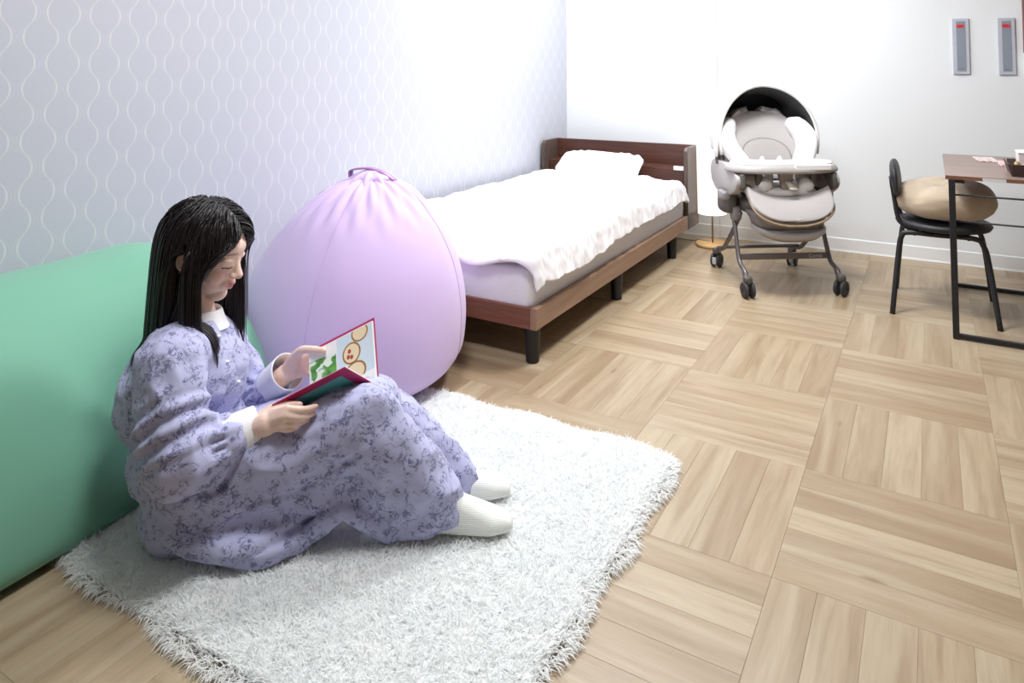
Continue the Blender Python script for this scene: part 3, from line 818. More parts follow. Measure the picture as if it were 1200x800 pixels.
# wooden frame and pale panel just entering the frame at the right
fx0 = at_y(1198, 30, YB)[0]
fr = thing('hanging_frame', 'edge of a brown framed board on the back wall at the right border', 'picture frame', (fx0 + .15, YB - .02, 1.04))
zt_, zb_ = 1.75, at_y(1199, 62, YB)[2]
finish('board', *box((fx0, YB - .035, zb_), (fx0 + .4, YB - .001, zt_), .004), plain('reddish_brown_wood', '#7d5450', .5), fr, False)
finish('lower_board', *box((fx0 + .001, YB - .03, zb_ - .12), (fx0 + .4, YB - .001, zb_ - .001), .004), plain('pale_board', '#dcdad6', .5), fr, False)

# ================================================================== floor lamp behind the high chair
lc = np.array([-0.412, 1.80, 0])
lp = thing('floor_lamp', 'slim floor lamp with tall white shade on a round wooden base', 'lamp', tuple(lc))
M_PINE = mat_wood('pale_pine_base', '#c49a63', '#d2ab76', '#dcb988', .5, 'x')
finish('base', *lathe([(0, .001), (.1, .001), (.104, .005), (.104, .014), (.1, .018), (0, .018)], lc, 40), M_PINE, lp)
finish('pole', *tube([lc + (0, 0, .018), lc + (0, 0, .78)], .005, 10), plain('bronze_rod', '#8b7d6e', .4, .5), lp)
t = NT('white_paper_shade'); t.set(color='#f7f5f2', rough=.8, emit='#fff8ef', estr=0.85); M_SHADE = t.m
V, Fc = grid_surface(48, 20, lambda s, tt: (lc[0] + (.088 + .006 * tt) * math.cos(2 * PI * s), lc[1] + (.088 + .006 * tt) * math.sin(2 * PI * s), .20 + .56 * tt))
finish('shade', V, Fc, M_SHADE, lp)
finish('shade_ring', *tube([lc + np.array([.089 * math.cos(a), .089 * math.sin(a), .20]) for a in np.linspace(0, 2 * PI, 40)], .0016, 6), plain('white_wire', '#e8e6e2', .5), lp)
cord = smooth_path([lc + np.array([-.02, .02, .0195]), lc + np.array([-.10, .03, .02]), lc + np.array([-.135, .05, .006]), lc + np.array([-.25, .06, .004]), lc + np.array([-.40, .02, .004]), lc + np.array([-.62, -.05, .004])], 50)
finish('cord', *tube(cord, .0032, 6), plain('grey_cord', '#8d8f92', .5), lp)
# ================================================================== high chair
HF = np.array([.54, -.8417, 0.0]); HR = np.array([.8417, .54, 0.0]); HC = np.array([.06, 1.248, 0.0])
HM = np.stack([HR, HF, np.array([0, 0, 1.0])], 1)       # local (a right, b forward, z) -> world
def H(V): return np.asarray(V, float) @ HM.T + HC
hcr = thing('high_chair', 'grey reclining baby high chair with hood, white tray and four castors', 'high chair', tuple(HC))
M_HPL = plain('warm_grey_plastic', '#aaa5a3', .42, var=.03)
M_HPD = plain('dark_grey_plastic', '#57534f', .45, var=.03)
M_HLEG = plain('dark_metal_leg', '#716c6d', .35, .45, var=.03)
M_HFAB = mat_fabric('grey_seat_fabric', '#bab5b4', .04, 260, .3)
M_HFAB2 = mat_fabric('beige_grey_panel', '#aea9a8', .04, 260, .3)
M_HWHT = mat_fabric('white_inner_cushion', '#f0eeee', .03, 240, .3)
M_HDRK = mat_fabric('charcoal_hood_lining', '#2c2e31', .08, 240, .3)
M_HTRIM = plain('tan_trim', '#a08a72', .5)
M_WHEEL = plain('castor_rubber', '#37363a', .6)
M_HWPL = plain('white_tray_top', '#f3f3f2', .35, var=.01)
def hpart(name, shape, mat, parent=hcr, smooth=True, fixn=False):
    V, Fc = shape
    o = finish(name, H(V), Fc, mat, parent, smooth)
    return fix_normals(o)
# legs and castors
for s in (-1, 1):
    a0 = .232 * s
    hpart('front_leg', tube(smooth_path([(a0, .245, .085), (a0, .215, .118), (a0, .165, .135), (a0, .137, .166), (a0 * .985, .085, .285), (a0 * .97, .03, .41)], 26), [.017] * 5 + [.0135] * 21, 12, flat=.8), M_HLEG)
    hpart('rear_leg', tube(smooth_path([(a0 * .93, -.255, .085), (a0 * .93, -.225, .112), (a0 * .93, -.165, .128), (a0 * .93, -.11, .16), (a0 * .93, .03, .28), (a0 * .93, .13, .38)], 26), [.016] * 5 + [.013] * 21, 12, flat=.8), M_HLEG)
    for b0, aa, turn in ((.262, a0, -.15 if s < 0 else .95), (-.268, a0 * .93, .75 if s < 0 else .6)):
        ct = np.array([aa, b0, .038])
        ax = np.array([math.cos(turn), math.sin(turn), 0]); fw = np.array([-ax[1], ax[0], 0])
        Rm = np.stack([fw, np.array([0, 0, 1.0]), ax], 1)
        fk = hpart('castor', join([(superell((0, 0, 0), (.022, .022, .020), .7, .7, 20, 12)[0] + ct + np.array([0, 0, .048]), superell((0, 0, 0), (.022, .022, .02), .7, .7, 20, 12)[1]),
                                   box(ct + np.array([-.008, -.008, -.002]), ct + np.array([.008, .008, .046]), .003)]), M_HPD)
        for q in (-1, 1):
            V, Fc = lathe([(0, -.009), (.029, -.009), (.0375, -.005), (.0375, .005), (.029, .009), (.012, .0085), (.009, .005), (0, .005)] if q > 0 else [(0, -.005), (.009, -.005), (.012, -.0085), (.029, -.009), (.0375, -.005), (.0375, .005), (.029, .009), (0, .009)], (0, 0, 0), 28)
            hpart('wheel', (V @ Rm.T + ct + ax * q * .0175, Fc), M_WHEEL, fk)
        hpart('brake_tab', (superell((0, 0, 0), (.004, .012, .020), .5, .5, 16, 10)[0] @ np.stack([fw, ax, np.array([0, 0, 1.0])], 1).T + ct + fw * (-.034 if b0 > 0 else .034), superell((0, 0, 0), (1, 1, 1), .5, .5, 16, 10)[1]), plain('pale_brake_tab', '#bfc3c6', .4), fk)
fb = hpart('front_bar', box((-.222, .128, .148), (.222, .146, .178), .004), M_HLEG, hcr, False)
# maker's name on the bar
cu = bpy.data.curves.new('bar_lettering', 'FONT'); cu.body = 'Combi'; cu.size = .026; cu.extrude = .0003; cu.align_y = 'CENTER'
to = bpy.data.objects.new('tmp', cu); COL.objects.link(to)
me = bpy.data.meshes.new_from_object(to.evaluated_get(bpy.context.evaluated_depsgraph_get())); bpy.data.objects.remove(to)
V = np.array([v.co[:] for v in me.vertices]); Fm = [tuple(p.vertices) for p in me.polygons]; bpy.data.meshes.remove(me)
hpart('bar_lettering', (np.c_[V[:, 0] + .125, .1464 + V[:, 2], V[:, 1] + .163], Fm), plain('silver_print', '#c9ccd2', .4), fb, False)
hpart('rear_bar', tube([(-.205, -.165, .135), (.205, -.165, .135)], .010, 10), M_HLEG)
# hinges, base
for s in (-1, 1):
    hg = hpart('hinge_housing', (lambda r: (r[0], r[1]))(superell((.245 * s, .015, .425), (.040, .075, .062), .45, .6, 36, 20)), M_HPD)
    hpart('lever', superell((.268 * s, .04, .455), (.028, .05, .026), .5, .5, 28, 16), plain('mid_grey_plastic', '#8b8788', .4), hg)
    hpart('pivot', (lathe([(0, -.02), (.034, -.02), (.038, -.014), (.038, .014), (.034, .02), (0, .02)], (0, 0, 0), 28)[0] @ np.array([[0, 0, 1], [0, 1, 0], [1, 0, 0]]).T + np.array([.222 * s, .075, .365]), lathe([(0, 0)] * 6, (0, 0, 0), 28)[1]), plain('mid_grey_plastic', '#8b8788', .4), hg)
    # arm shells
    arm = [(-.20, .50), (-.21, .57), (-.16, .615), (-.02, .618), (.12, .60), (.20, .575), (.215, .53), (.17, .49), (.10, .465), (.0, .455), (-.12, .46)]
    hpart('arm_shell', prism(smooth_path(np.c_[arm + arm[:1], np.zeros(12)], 40)[:-1, :2].tolist(), .04, (.243 * s, 0, 0), (0, 1, 0), (0, 0, 1), .005, 2), M_HPL)
hpart('seat_base', superell((0, .0, .415), (.205, .19, .05), .5, .45, 48, 24), M_HPD)
# seat cushion and calf rest
hpart('seat_cushion', superell((0, .06, .482), (.180, .135, .033), .7, .5, 48, 24), M_HWHT)
def calf(s, t):
    wdt = .205 * (1 - .0 * t) * math.sqrt(max(0.0, 1 - (max(0, t - .35) / .65) ** 2.6)) if t < 1 else 0
    x = (2 * s - 1) * max(wdt, .002)
    b = .205 + .115 * t + .035 * t * (1 - t)
    z = .462 - .062 * t - .03 * t * t + .062 * ((2 * s - 1) ** 2) * (1 - t) + .008 * math.cos((2 * s - 1) * 1.5) 
    return (x, b, z)
P, Fc = grid_surface(36, 28, calf)
hpart('calf_cushion', solidify(P, Fc, .03), M_HFAB)
edge = [calf(0, t) for t in np.linspace(.05, .99, 24)] + [calf(1, t) for t in np.linspace(.99, .05, 24)]
hpart('calf_piping', tube(np.array(edge) + np.array([0, -.004, -.022]), .006, 6), M_HTRIM)
# lower shell and foot plate
rings = []
for z, hw, b0, b1 in ((.402, .192, .0, .262), (.388, .19, .05, .275), (.36, .178, .08, .278), (.325, .168, .10, .272)):
    rings.append([(hw * math.copysign(abs(math.cos(a)) ** .5, math.cos(a)), (b0 + b1) / 2 + (b1 - b0) / 2 * math.copysign(abs(math.sin(a)) ** .6, math.sin(a)), z) for a in np.linspace(0, 2 * PI, 40, endpoint=False)])
hpart('lower_shell', loft(rings), plain('mid_grey_shell', '#807b79', .45))
def footp(z, sc): return [(.178 * sc * math.copysign(abs(math.cos(a)) ** .5, math.cos(a)), .195 + (.105 if math.sin(a) > 0 else .09) * sc * math.copysign(abs(math.sin(a)) ** .8, math.sin(a)), z - .030 * max(0, math.sin(a)) * (1 - abs(math.cos(a)) * .6)) for a in np.linspace(0, 2 * PI, 48, endpoint=False)]
hpart('foot_plate', loft([footp(.335, .94), footp(.333, 1.0), footp(.316, 1.0), footp(.304, .92)]), M_HPL)
hpart('foot_plate_trim', loft([footp(.303, .9), footp(.296, .86)]), M_HTRIM)
hpart('footrest_knob', superell((.198, .20, .385), (.018, .02, .016), .6, .6, 20, 12), plain('olive_knob', '#6c7358', .5))
# back: shell, cushion, inner panels
def back_pt(r, th, off):
    """point on the reclined back: r along height 0..1, th across -1..1, off outwards"""
    hw = .235 * (1 - .30 * max(0, r - .55) / .45) * (math.sqrt(max(0, 1 - (max(0, r - .72) / .28) ** 2.2)) * .75 + .25 if r < 1 else .25)
    return np.array([hw * th, -.07 - .21 * r + off * .9 + .055 * abs(th) ** 2.5, 0.50 + .365 * r + off * .42])
def back_shell(s, t): return tuple(back_pt(t, 2 * s - 1, 0.0))
P, Fc = grid_surface(30, 30, back_shell)
hpart('back_shell', solidify(P, Fc, -.03), M_HPL)
def back_cush(s, t):
    th = 2 * s - 1
    return tuple(back_pt(.02 + .95 * t, th * .97, .034 + .026 * (1 - th ** 4) * (1 - (2 * t - 1) ** 6)))
P, Fc = grid_surface(36, 36, back_cush)
hpart('back_cushion', solidify(P, Fc, -.02), M_HFAB)
def head_panel(s, t):
    th = 2 * s - 1; hw = .56 * math.sqrt(max(0, 1 - max(0, (t - .35) / .65) ** 2.6))
    return tuple(back_pt(.14 + .40 * t, th * max(hw, .01), .070 + .016 * (1 - th ** 4) * (1 - (2 * t - 1) ** 4)))
P, Fc = grid_surface(24, 24, head_panel)
hpart('head_panel', solidify(P, Fc, -.02), M_HFAB2)
edge = [head_panel(0, t) for t in np.linspace(.05, .995, 20)] + [head_panel(1, t) for t in np.linspace(.995, .05, 20)]
hpart('panel_piping', tube(np.array(edge), .003, 6), plain('seam_grey', '#8d8886', .7))
for s in (-1, 1):
    pts = [back_pt(r, s * w_, of) for r, w_, of in ((.80, .80, .055), (.66, .93, .068), (.45, .90, .085), (.22, .72, .105), (.06, .55, .13))]
    hpart('side_bolster', tube(smooth_path(pts, 24), np.interp(np.linspace(0, 1, 24), [0, .12, .4, .8, 1], [.026, .056, .068, .062, .035]), 16, flat=.7), M_HWHT)
    hpart('harness_pad', tube(smooth_path([back_pt(.22, s * .20, .105), back_pt(.08, s * .20, .13), np.array([s * .05, .06, .548]), np.array([s * .05, .12, .55])], 18), .028, 12, flat=.45, up=(0, 1, 1)), M_HWHT)
    hpart('thigh_pad', tube(smooth_path([np.array([s * .15, .0, .545]), np.array([s * .125, .10, .535]), np.array([s * .10, .195, .515])], 16), [.03] + [.038] * 14 + [.025], 14), M_HWHT)
hpart('crotch_strap', tube(smooth_path([(0.01, .14, .55), (0.012, .20, .538), (.014, .245, .512)], 12), .02, shape=[(.12, -1), (.12, 1), (-.12, 1), (-.12, -1)], up=(0, .3, 1)), plain('cream_webbing', '#d9d4c6', .7))
# tray
def tray_outline(z, inset=0.0):
    pts = []
    for a in np.linspace(0, 2 * PI, 72, endpoint=False):
        x = (.285 - inset) * math.copysign(abs(math.cos(a)) ** .72, math.cos(a))
        y = .115 + ((.145 - inset) if math.sin(a) > 0 else (.115 - inset)) * math.copysign(abs(math.sin(a)) ** .85, math.sin(a))
        if math.sin(a) < 0: y += .055 * max(0, 1 - (x / .16) ** 2)          # belly cut-out
        pts.append((x, y, z))
    return pts
tr2 = hpart('tray', loft([tray_outline(.588, .012), tray_outline(.592, .0), tray_outline(.604, .0), tray_outline(.622, .010), tray_outline(.628, .02)]), M_HPL)
hpart('tray_top', loft([tray_outline(.6285, .024), tray_outline(.634, .026), tray_outline(.636, .030), tray_outline(.634, .040), tray_outline(.631, .055)]), M_HWPL, tr2)
hpart('tray_lip', box((.02, .24, .606), (.20, .256, .634), .004), M_HWPL, tr2, False)
for s in (-1, 1):
    hpart('tray_arm', prism([(.08, .585), (.22, .585), (.235, .52), (.20, .50), (.13, .55)], .022, (.232 * s, 0, 0), (0, 1, 0), (0, 0, 1), .005), M_HPD, tr2)
    hpart('tray_hook', prism([(.16, .586), (.20, .586), (.19, .53), (.175, .52)], .03, (.14 * s, 0, 0), (0, 1, 0), (0, 0, 1), .005), M_HPD, tr2)
hpart('crotch_post', loft([[(x + .0, y, z) for x, y in ((-w1, .175 - d1), (w1, .175 - d1), (w1, .175 + d1), (-w1, .175 + d1))] for z, w1, d1 in ((.589, .038, .02), (.55, .028, .016), (.505, .022, .014))]), plain('taupe_post', '#948a7f', .45), tr2, False)
# hood: bow over the head, dark lining, pale outside
def hood(s, t, k=1.0):
    a = PI * (s * 1.16 - .08); r = .265 * k
    fwd = -.30 + .215 * t
    x = r * math.cos(a) * (1 - .10 * (1 - t))
    zz = .735 + (.278 * k - .055 * (1 - t) ** 1.5 * (1 - abs(math.cos(a)))) * (math.sin(a) if math.sin(a) > 0 else math.sin(a) * 1.2)
    b = fwd - .02 * math.sin(a) + .06 * abs(math.cos(a)) * t
    return (-x, b, zz)
P, Fc = grid_surface(60, 16, lambda s, t: hood(s, t, 1.0))
hpart('hood', solidify(P, Fc, .003), mat_fabric('pale_hood_fabric', '#d3d0ce', .03, 260, .3))
P, Fc = grid_surface(60, 16, lambda s, t: hood(s, t * .985, .978))
hpart('hood_lining', P_F if False else (P, Fc), M_HDRK)
def hoodback(s, t):
    q = np.array(hood(s, 0.0, .985)); c = np.array([0, -.30, .74]); return tuple(c + (q - c) * t)
P, Fc = grid_surface(60, 8, hoodback)
hpart('hood_back', (P, Fc), M_HDRK)
hpart('hood_bow', tube([hood(s, 1.0, 1.0) for s in np.linspace(0, 1, 60)], .009, 8), mat_fabric('pale_hood_binding', '#dcdad8', .03, 260, .2))
for s in (-1, 1):
    hpart('hood_arm', tube(smooth_path([(.262 * s, -.10, .715), (.262 * s, -.10, .66), (.258 * s, -.08, .60)], 12), .014, 10), M_HPD)
    hpart('hood_frill', superell((.268 * s, -.085, .70), (.010, .035, .07), .8, .8, 20, 14), mat_fabric('pale_hood_binding', '#dcdad8', .03, 260, .2))
# ================================================================== seated person and book
PFW = np.array([.87, .493, 0.0]); PRT = np.array([.493, -.87, 0.0]); PB = np.array([-.765, -1.424, 0.0])
UPV = np.array([0, 0, 1.0])
def PL(u, v, lat=0.0):
    """pixel -> point on the upright plane through the person, lat metres to her right"""
    d = ray((u, v)); t = ((PB + PRT * lat - CAM) @ PRT) / (d @ PRT); return CAM + t * d
def L2W(fwd, lat, z): return PB + PFW * fwd + PRT * lat + UPV * z
person = thing('person', 'person in a lavender print dress sitting on the rug reading a book', 'person', tuple(PB + UPV * .02))

def capsule(pts, r, seg=16, n=None, ends=True):
    pts = np.asarray(pts, float)
    if n is None: n = max(8, 6 * len(pts))
    q = smooth_path(pts, n) if len(pts) > 1 else pts
    rr = np.interp(np.linspace(0, 1, n), np.linspace(0, 1, len(np.atleast_1d(r))) if np.ndim(r) else [0, 1], r if np.ndim(r) else [r, r])
    sh = tube(q, rr, seg)
    out = [sh]
    if ends:
        for i in (0, -1): out.append(superell(q[i], (rr[i],) * 3, 1, 1, seg, seg // 2 + 2))
    return out
def ell(c, rf, rl, rz, yaw=0.0, pitch=0.0, n=28):
    """ellipsoid with forward / lateral / up radii in the person's frame"""
    f = PFW * math.cos(yaw) + PRT * math.sin(yaw); l = np.cross(UPV, f)
    f2 = f * math.cos(pitch) - UPV * math.sin(pitch); z2 = f * math.sin(pitch) + UPV * math.cos(pitch)
    return superell(c, (rf, rl, rz), 1, 1, n, n // 2 + 2, np.stack([f2, l, z2], 1))
def hull(P):
    bm = bmesh.new()
    for q in P: bm.verts.new(Vector(q))
    r = bmesh.ops.convex_hull(bm, input=bm.verts[:])
    bmesh.ops.delete(bm, geom=[v for v in bm.verts if not v.link_faces], context='VERTS')
    return from_bm(bm)
def ball_pts(c, r, n=60):
    k = np.arange(n) + .5; ph = np.arccos(1 - 2 * k / n); th = PI * (1 + 5 ** .5) * k
    return np.asarray(c) + r * np.c_[np.cos(th) * np.sin(ph), np.sin(th) * np.sin(ph), np.cos(ph)]

# ---- joints
J = dict(hipN=PL(232, 572, .09), hipF=PL(246, 552, -.08), kneeN=PL(432, 487, .085), kneeF=PL(441, 472, -.065),
         ankN=PL(529, 594, .07), ankF=PL(540, 567, -.065), shN=PL(200, 425, .145), shF=PL(258, 408, -.15),
         elN=PL(220, 532, .20), elF=PL(298, 470, -.215), wrN=PL(291, 505, .125), wrF=PL(334, 438, -.125), neck=PL(228, 385, .01), chest=PL(216, 450, .0), belly=PL(222, 525, .0))

# ---- head
yaw, pit, HS = math.radians(7), math.radians(19), .96
fy = PFW * math.cos(yaw) + PRT * math.sin(yaw)
hX = fy * math.cos(pit) - UPV * math.sin(pit); hZ = fy * math.sin(pit) + UPV * math.cos(pit); hY = np.cross(hZ, hX)
HDM = np.stack([hX, hY, hZ], 1); HDC = PL(241, 291, .0)
def hd(P): return (np.asarray(P, float) * HS) @ HDM.T + HDC
def hinv(W): return ((np.asarray(W, float) - HDC) @ HDM) / HS
def hell(c, r, n=32): V, Fc = superell(c, r, 1, 1, n, n // 2 + 4); return hd(V), Fc
def hcap(pts, r, seg=12): return [(hd(V), Fc) for V, Fc in capsule(pts, r, seg)]
head = [hell((-.012, 0, .036), (.098, .076, .086), 40), hell((.030, 0, -.020), (.066, .064, .078), 40), hell((.040, 0, -.055), (.050, .052, .052)),
        hell((.066, 0, -.094), (.026, .028, .021)), hell((.055, .030, -.036), (.032, .029, .030)), hell((.055, -.030, -.036), (.032, .029, .030)),
        hell((.062, 0, .028), (.034, .050, .036)), hell((.078, 0, -.060), (.020, .028, .022)),
        hell((.073, .028, .006), (.019, .023, .010)), hell((.073, -.028, .006), (.019, .023, .010))]
head += hcap([(.088, 0, .006), (.098, 0, -.014), (.108, 0, -.031)], [.0075, .0088, .0108])
for s in (-1, 1):
    head += [hell((.099, .0105 * s, -.035), (.0105, .0078, .0070), 16), hell((.074, .029 * s, -.006), (.0135, .0165, .0085), 20)]
    head += [hell((-.004, .0765 * s, -.012), (.017, .007, .031), 20)]
    head += hcap([(.006, .080 * s, -.036), (-.008, .085 * s, -.030), (-.019, .086 * s, -.008), (-.014, .085 * s, .016), (.004, .080 * s, .016)], [.0048, .0045, .005, .005, .004], 8)
head += hcap([(.091, -.021, -.0555), (.0985, -.008, -.0565), (.1000, 0, -.0575), (.0985, .008, -.0565), (.091, .021, -.0555)], [.0030, .0050, .0050, .0050, .0030], 8)
head += hcap([(.090, -.018, -.0635), (.0965, 0, -.0675), (.090, .018, -.0635)], [.0032, .0062, .0032], 8)
neck_top = hd((-.022, 0, -.06))
body = list(head)
body += capsule([neck_top, neck_top * .5 + J['neck'] * .5 - PFW * .004, J['neck']], [.050, .049, .055])
# ---- trunk and limbs under the clothes
body += [ell(J['chest'], .085, .125, .13, .2), ell(J['belly'], .08, .115, .11), ell(PL(240, 575, 0) + UPV * .03, .075, .13, .08)]
body += capsule([J['shN'], J['neck'] - UPV * .03, J['shF']], [.045, .06, .045])
for s in 'NF':
    body += capsule([J['sh' + s], J['el' + s]], [.043, .034]) + capsule([J['el' + s], J['wr' + s]], [.034, .024])
    body += capsule([J['hip' + s], J['knee' + s]], [.080, .052]) + capsule([J['knee' + s], J['knee' + s] * .6 + J['ank' + s] * .4, J['ank' + s]], [.050, .048, .031])

# ---- hands
def finger(pts, r0, r1): return capsule(pts, [r0, r0 * .98, r1, r1 * .9], 10, 16)
def hand(wr, kn, fingers, thumb):
    out = capsule([wr, wr * .5 + np.mean(kn, 0) * .5], [.024, .026], 14)
    pts = np.vstack([ball_pts(wr, .020, 30)] + [ball_pts(k, .0105, 24) for k in kn] + [ball_pts(thumb[0], .016, 30)])
    out.append(hull(pts))
    for k, fg in zip(kn, fingers): out += finger([k] + fg, .0092, .0072)
    out += capsule(thumb, [.0155, .0115, .0098, .0082], 10, 18)
    return out
knN = [PL(337, 479, .152), PL(334.5, 487, .160), PL(330.5, 494, .158), PL(325, 500, .150)]
fgN = [[PL(349, 480, .156), PL(360, 479, .148), PL(370, 476, .134)], [PL(347, 488.5, .160), PL(358, 488, .150), PL(367, 484.5, .135)],
       [PL(342, 496, .157), PL(352, 495, .147), PL(361, 491, .132)], [PL(335, 502, .148), PL(343, 502, .141), PL(351, 498, .130)]]
thN = [PL(307, 488, .118), PL(320, 478.5, .118), PL(334, 474.5, .120), PL(351, 474.5, .128)]
body += hand(PL(293, 503, .128), knN, fgN, thN)
knF = [PL(363, 413, -.128), PL(364, 420, -.132), PL(363, 428, -.132), PL(360, 436, -.128)]
fgF = [[PL(374, 412, -.130), PL(383, 410, -.118), PL(391, 410, -.108)], [PL(376, 420, -.130), PL(386, 419, -.115), PL(395, 420, -.102)],
       [PL(375, 429, -.128), PL(385, 429, -.110), PL(393, 430, -.096)], [PL(370, 438, -.122), PL(379, 439, -.105), PL(386, 440, -.09)]]
thF = [PL(343, 421, -.108), PL(353, 411, -.084), PL(365, 409.5, -.060), PL(379, 410.5, -.046)]
body += hand(PL(335, 437, -.126), knF, fgF, thF)
# ---- feet (inside socks)
def foot(an, heel, ball, toe, w=1.0):
    return capsule([an, heel], [.031 * w, .027 * w]) + [hull(np.vstack([ball_pts(an + PFW * .012, .026 * w), ball_pts(heel, .025 * w), ball_pts(ball + PRT * .016, .019 * w), ball_pts(ball - PRT * .018, .019 * w), ball_pts(toe + PRT * .008, .012 * w), ball_pts(toe - PRT * .012, .012 * w)]))]
ftN = [J['ankN'], J['ankN'] - PFW * .030 - UPV * .030, PL(574, 604, .07), PL(592, 607, .07)]
ftF = [J['ankF'], J['ankF'] - PFW * .030 - UPV * .020, PL(575, 579, -.065), PL(591, 583, -.065)]
for ft in (ftN, ftF):
    ft[1][2] = .055; ft[2][2] = .050; ft[3][2] = .044
body += foot(*ftN) + foot(*ftF)
BV, BF = remeshed(body, .0029, 2, .5)

def mat_skin():
    t = NT('skin')
    lip = t.n('Attribute', attribute_name='lip').outputs['Fac']; bl = t.n('Attribute', attribute_name='blush').outputs['Fac']; br = t.n('Attribute', attribute_name='brow').outputs['Fac']
    n = t.noise(t.coords(), 60, 3)
    c = t.mix(n, '#ecccbb', '#f3d7c8')
    c = t.mix(t.math('MULTIPLY', bl, .55), c, '#dd9a8c'); c = t.mix(lip, c, '#c46f6a'); c = t.mix(br, c, '#5b4238')
    t.set(color=c, rough=.48, sss=.12, spec=.35)
    t.b.inputs['Subsurface Radius'].default_value = (1, .35, .2); t.b.inputs['Subsurface Scale'].default_value = .006
    t.bump(t.noise(t.coords(), 420, 2), .04, .001)
    return t.m
M_SKIN = mat_skin()
bo = finish('body', BV, BF, M_SKIN, person)
hl = hinv(BV); rad = np.linalg.norm(hl, axis=1)
def att(o, name, vals):
    a = o.data.attributes.new(name, 'FLOAT', 'POINT'); a.data.foreach_set('value', np.asarray(vals, float))
x, y, z = hl.T
lipm = np.exp(-((z + .0605 - 4 * y * y) / .0068) ** 4) * np.exp(-(y / .0195) ** 4) * (x > .085) * (rad < .16)
hands = np.min([np.linalg.norm(BV - q, axis=1) for q in [fgN[i][2] for i in range(4)] + [thN[3], thF[3]]], 0)
att(bo, 'lip', lipm)
att(bo, 'blush', np.clip(np.exp(-((x - .075) ** 2 + (np.abs(y) - .038) ** 2 + (z + .032) ** 2) / .0005) * (rad < .16) + np.exp(-(hands / .012) ** 2) * .6 + .5 * np.exp(-((x - .108) ** 2 + y * y + (z + .032) ** 2) / .0002), 0, 1))
att(bo, 'brow', np.exp(-((z - .024 - .10 * (.03 - np.abs(y)) + 6 * (np.abs(y) - .03) ** 2) / .0026) ** 2) * (np.abs(y) > .012) * (np.abs(y) < .046) * (x > .05) * .75 * (rad < .16))
M_LASH = plain('black_lash', '#1d1513', .6)
for s in (-1, 1):
    lp_ = [(.0855 - .55 * abs(q) ** 1.6 * .55, (.029 + q) * s, -.0105 - 8 * q * q * .0 - .0018 * math.cos(q / .0135 * 1.3)) for q in np.linspace(-.0135, .0150, 9)]
    # lay the lash line on the lid surface
    pts = []
    for q in lp_:
        w_ = hd(q); k = np.argmin(np.linalg.norm(np.c_[(hl[:, 1:] - np.array(q[1:])) , (x < .05) * 1.0], axis=1)); pts.append(BV[k] + hX * .0006)
    finish('eyelash', *tube(smooth_path(pts, 16), np.r_[.0005, np.full(14, .0013), .0005], 6), M_LASH, bo)

# ---- dress
def mat_dress():
    t = NT('lavender_print_cotton'); v = t.coords('Object')
    wob = t.noise(v, 22, 3)
    wv = t.n('VectorMath', operation='MULTIPLY_ADD')
    nz = t.n('TexNoise'); t.l(v, nz.inputs['Vector']); nz.inputs['Scale'].default_value = 26; nz.inputs['Detail'].default_value = 3
    t.l(nz.outputs['Color'], wv.inputs[0]); wv.inputs[1].default_value = (.045, .045, .045); t.l(v, wv.inputs[2])
    # winding stems: level lines of a noise field; sprays of small leaves and buds around them
    f1 = t.noise(wv.outputs[0], 19, 1.5, .5, .8)
    stem = t.ramp(t.math('ABSOLUTE', t.math('SUBTRACT', f1, .5)), [(0.006, (1, 1, 1)), (0.016, (0, 0, 0))])
    f2 = t.noise(t.mapping(wv.outputs[0], loc=(3.1, 7.7, 1.3)), 25, 1.5, .5, .8)
    stem2 = t.ramp(t.math('ABSOLUTE', t.math('SUBTRACT', f2, .5)), [(0.005, (1, 1, 1)), (0.014, (0, 0, 0))])
    near = t.ramp(t.math('ABSOLUTE', t.math('SUBTRACT', f1, .5)), [(0.02, (1, 1, 1)), (0.085, (0, 0, 0))])
    v2 = t.n('TexVoronoi', feature='F1'); t.l(wv.outputs[0], v2.inputs['Vector']); v2.inputs['Scale'].default_value = 150
    leaf = t.ramp(v2.outputs['Distance'], [(0.36, (1, 1, 1)), (0.48, (0, 0, 0))])
    v3 = t.n('TexVoronoi', feature='F1'); t.l(v, v3.inputs['Vector']); v3.inputs['Scale'].default_value = 30
    spray = t.ramp(t.math('ADD', v3.outputs['Distance'], t.math('MULTIPLY', t.noise(v, 60, 3), .35)), [(0.44, (1, 1, 1)), (0.56, (0, 0, 0))])
    fine = t.ramp(t.noise(wv.outputs[0], 190, 3, .65), [(0.50, (0, 0, 0)), (0.54, (1, 1, 1))])
    brk = t.ramp(t.noise(v, 26, 2), [(0.40, (0, 0, 0)), (0.52, (1, 1, 1))])
    m = t.math('MAXIMUM', t.math('MULTIPLY', t.math('MAXIMUM', stem, stem2), t.math('MULTIPLY', brk, .8)), t.math('MULTIPLY', leaf, t.math('MULTIPLY', near, brk)))
    m = t.math('MAXIMUM', m, t.math('MULTIPLY', spray, fine))
    m = t.math('MULTIPLY', m, 1.0)
    st = t.n('TexWave', wave_type='BANDS', bands_direction='DIAGONAL'); t.l(v, st.inputs[0]); st.inputs['Scale'].default_value = 85
    base = t.mix(t.math('MULTIPLY', st.outputs['Fac'], .5), '#b0b1d3', '#bfc0de')
    c = t.mix(t.math('MULTIPLY', m, .85), base, '#595b82')
    t.set(color=c, rough=.75, sheen=.15, spec=.25)
    t.bump(t.noise(v, 500, 2), .1, .001)
    return t.m
M_DRESS = mat_dress()
D = []
D += [ell(J['chest'] + PFW * .004, .122, .158, .150, .2), ell(J['belly'] + PFW * .006, .125, .165, .120), ell(PL(238, 590, .0) + UPV * .03, .125, .185, .105)]
D += [ell(PL(246, 440, .03), .07, .10, .10, .3), ell(PL(185, 460, .02), .075, .12, .11)]
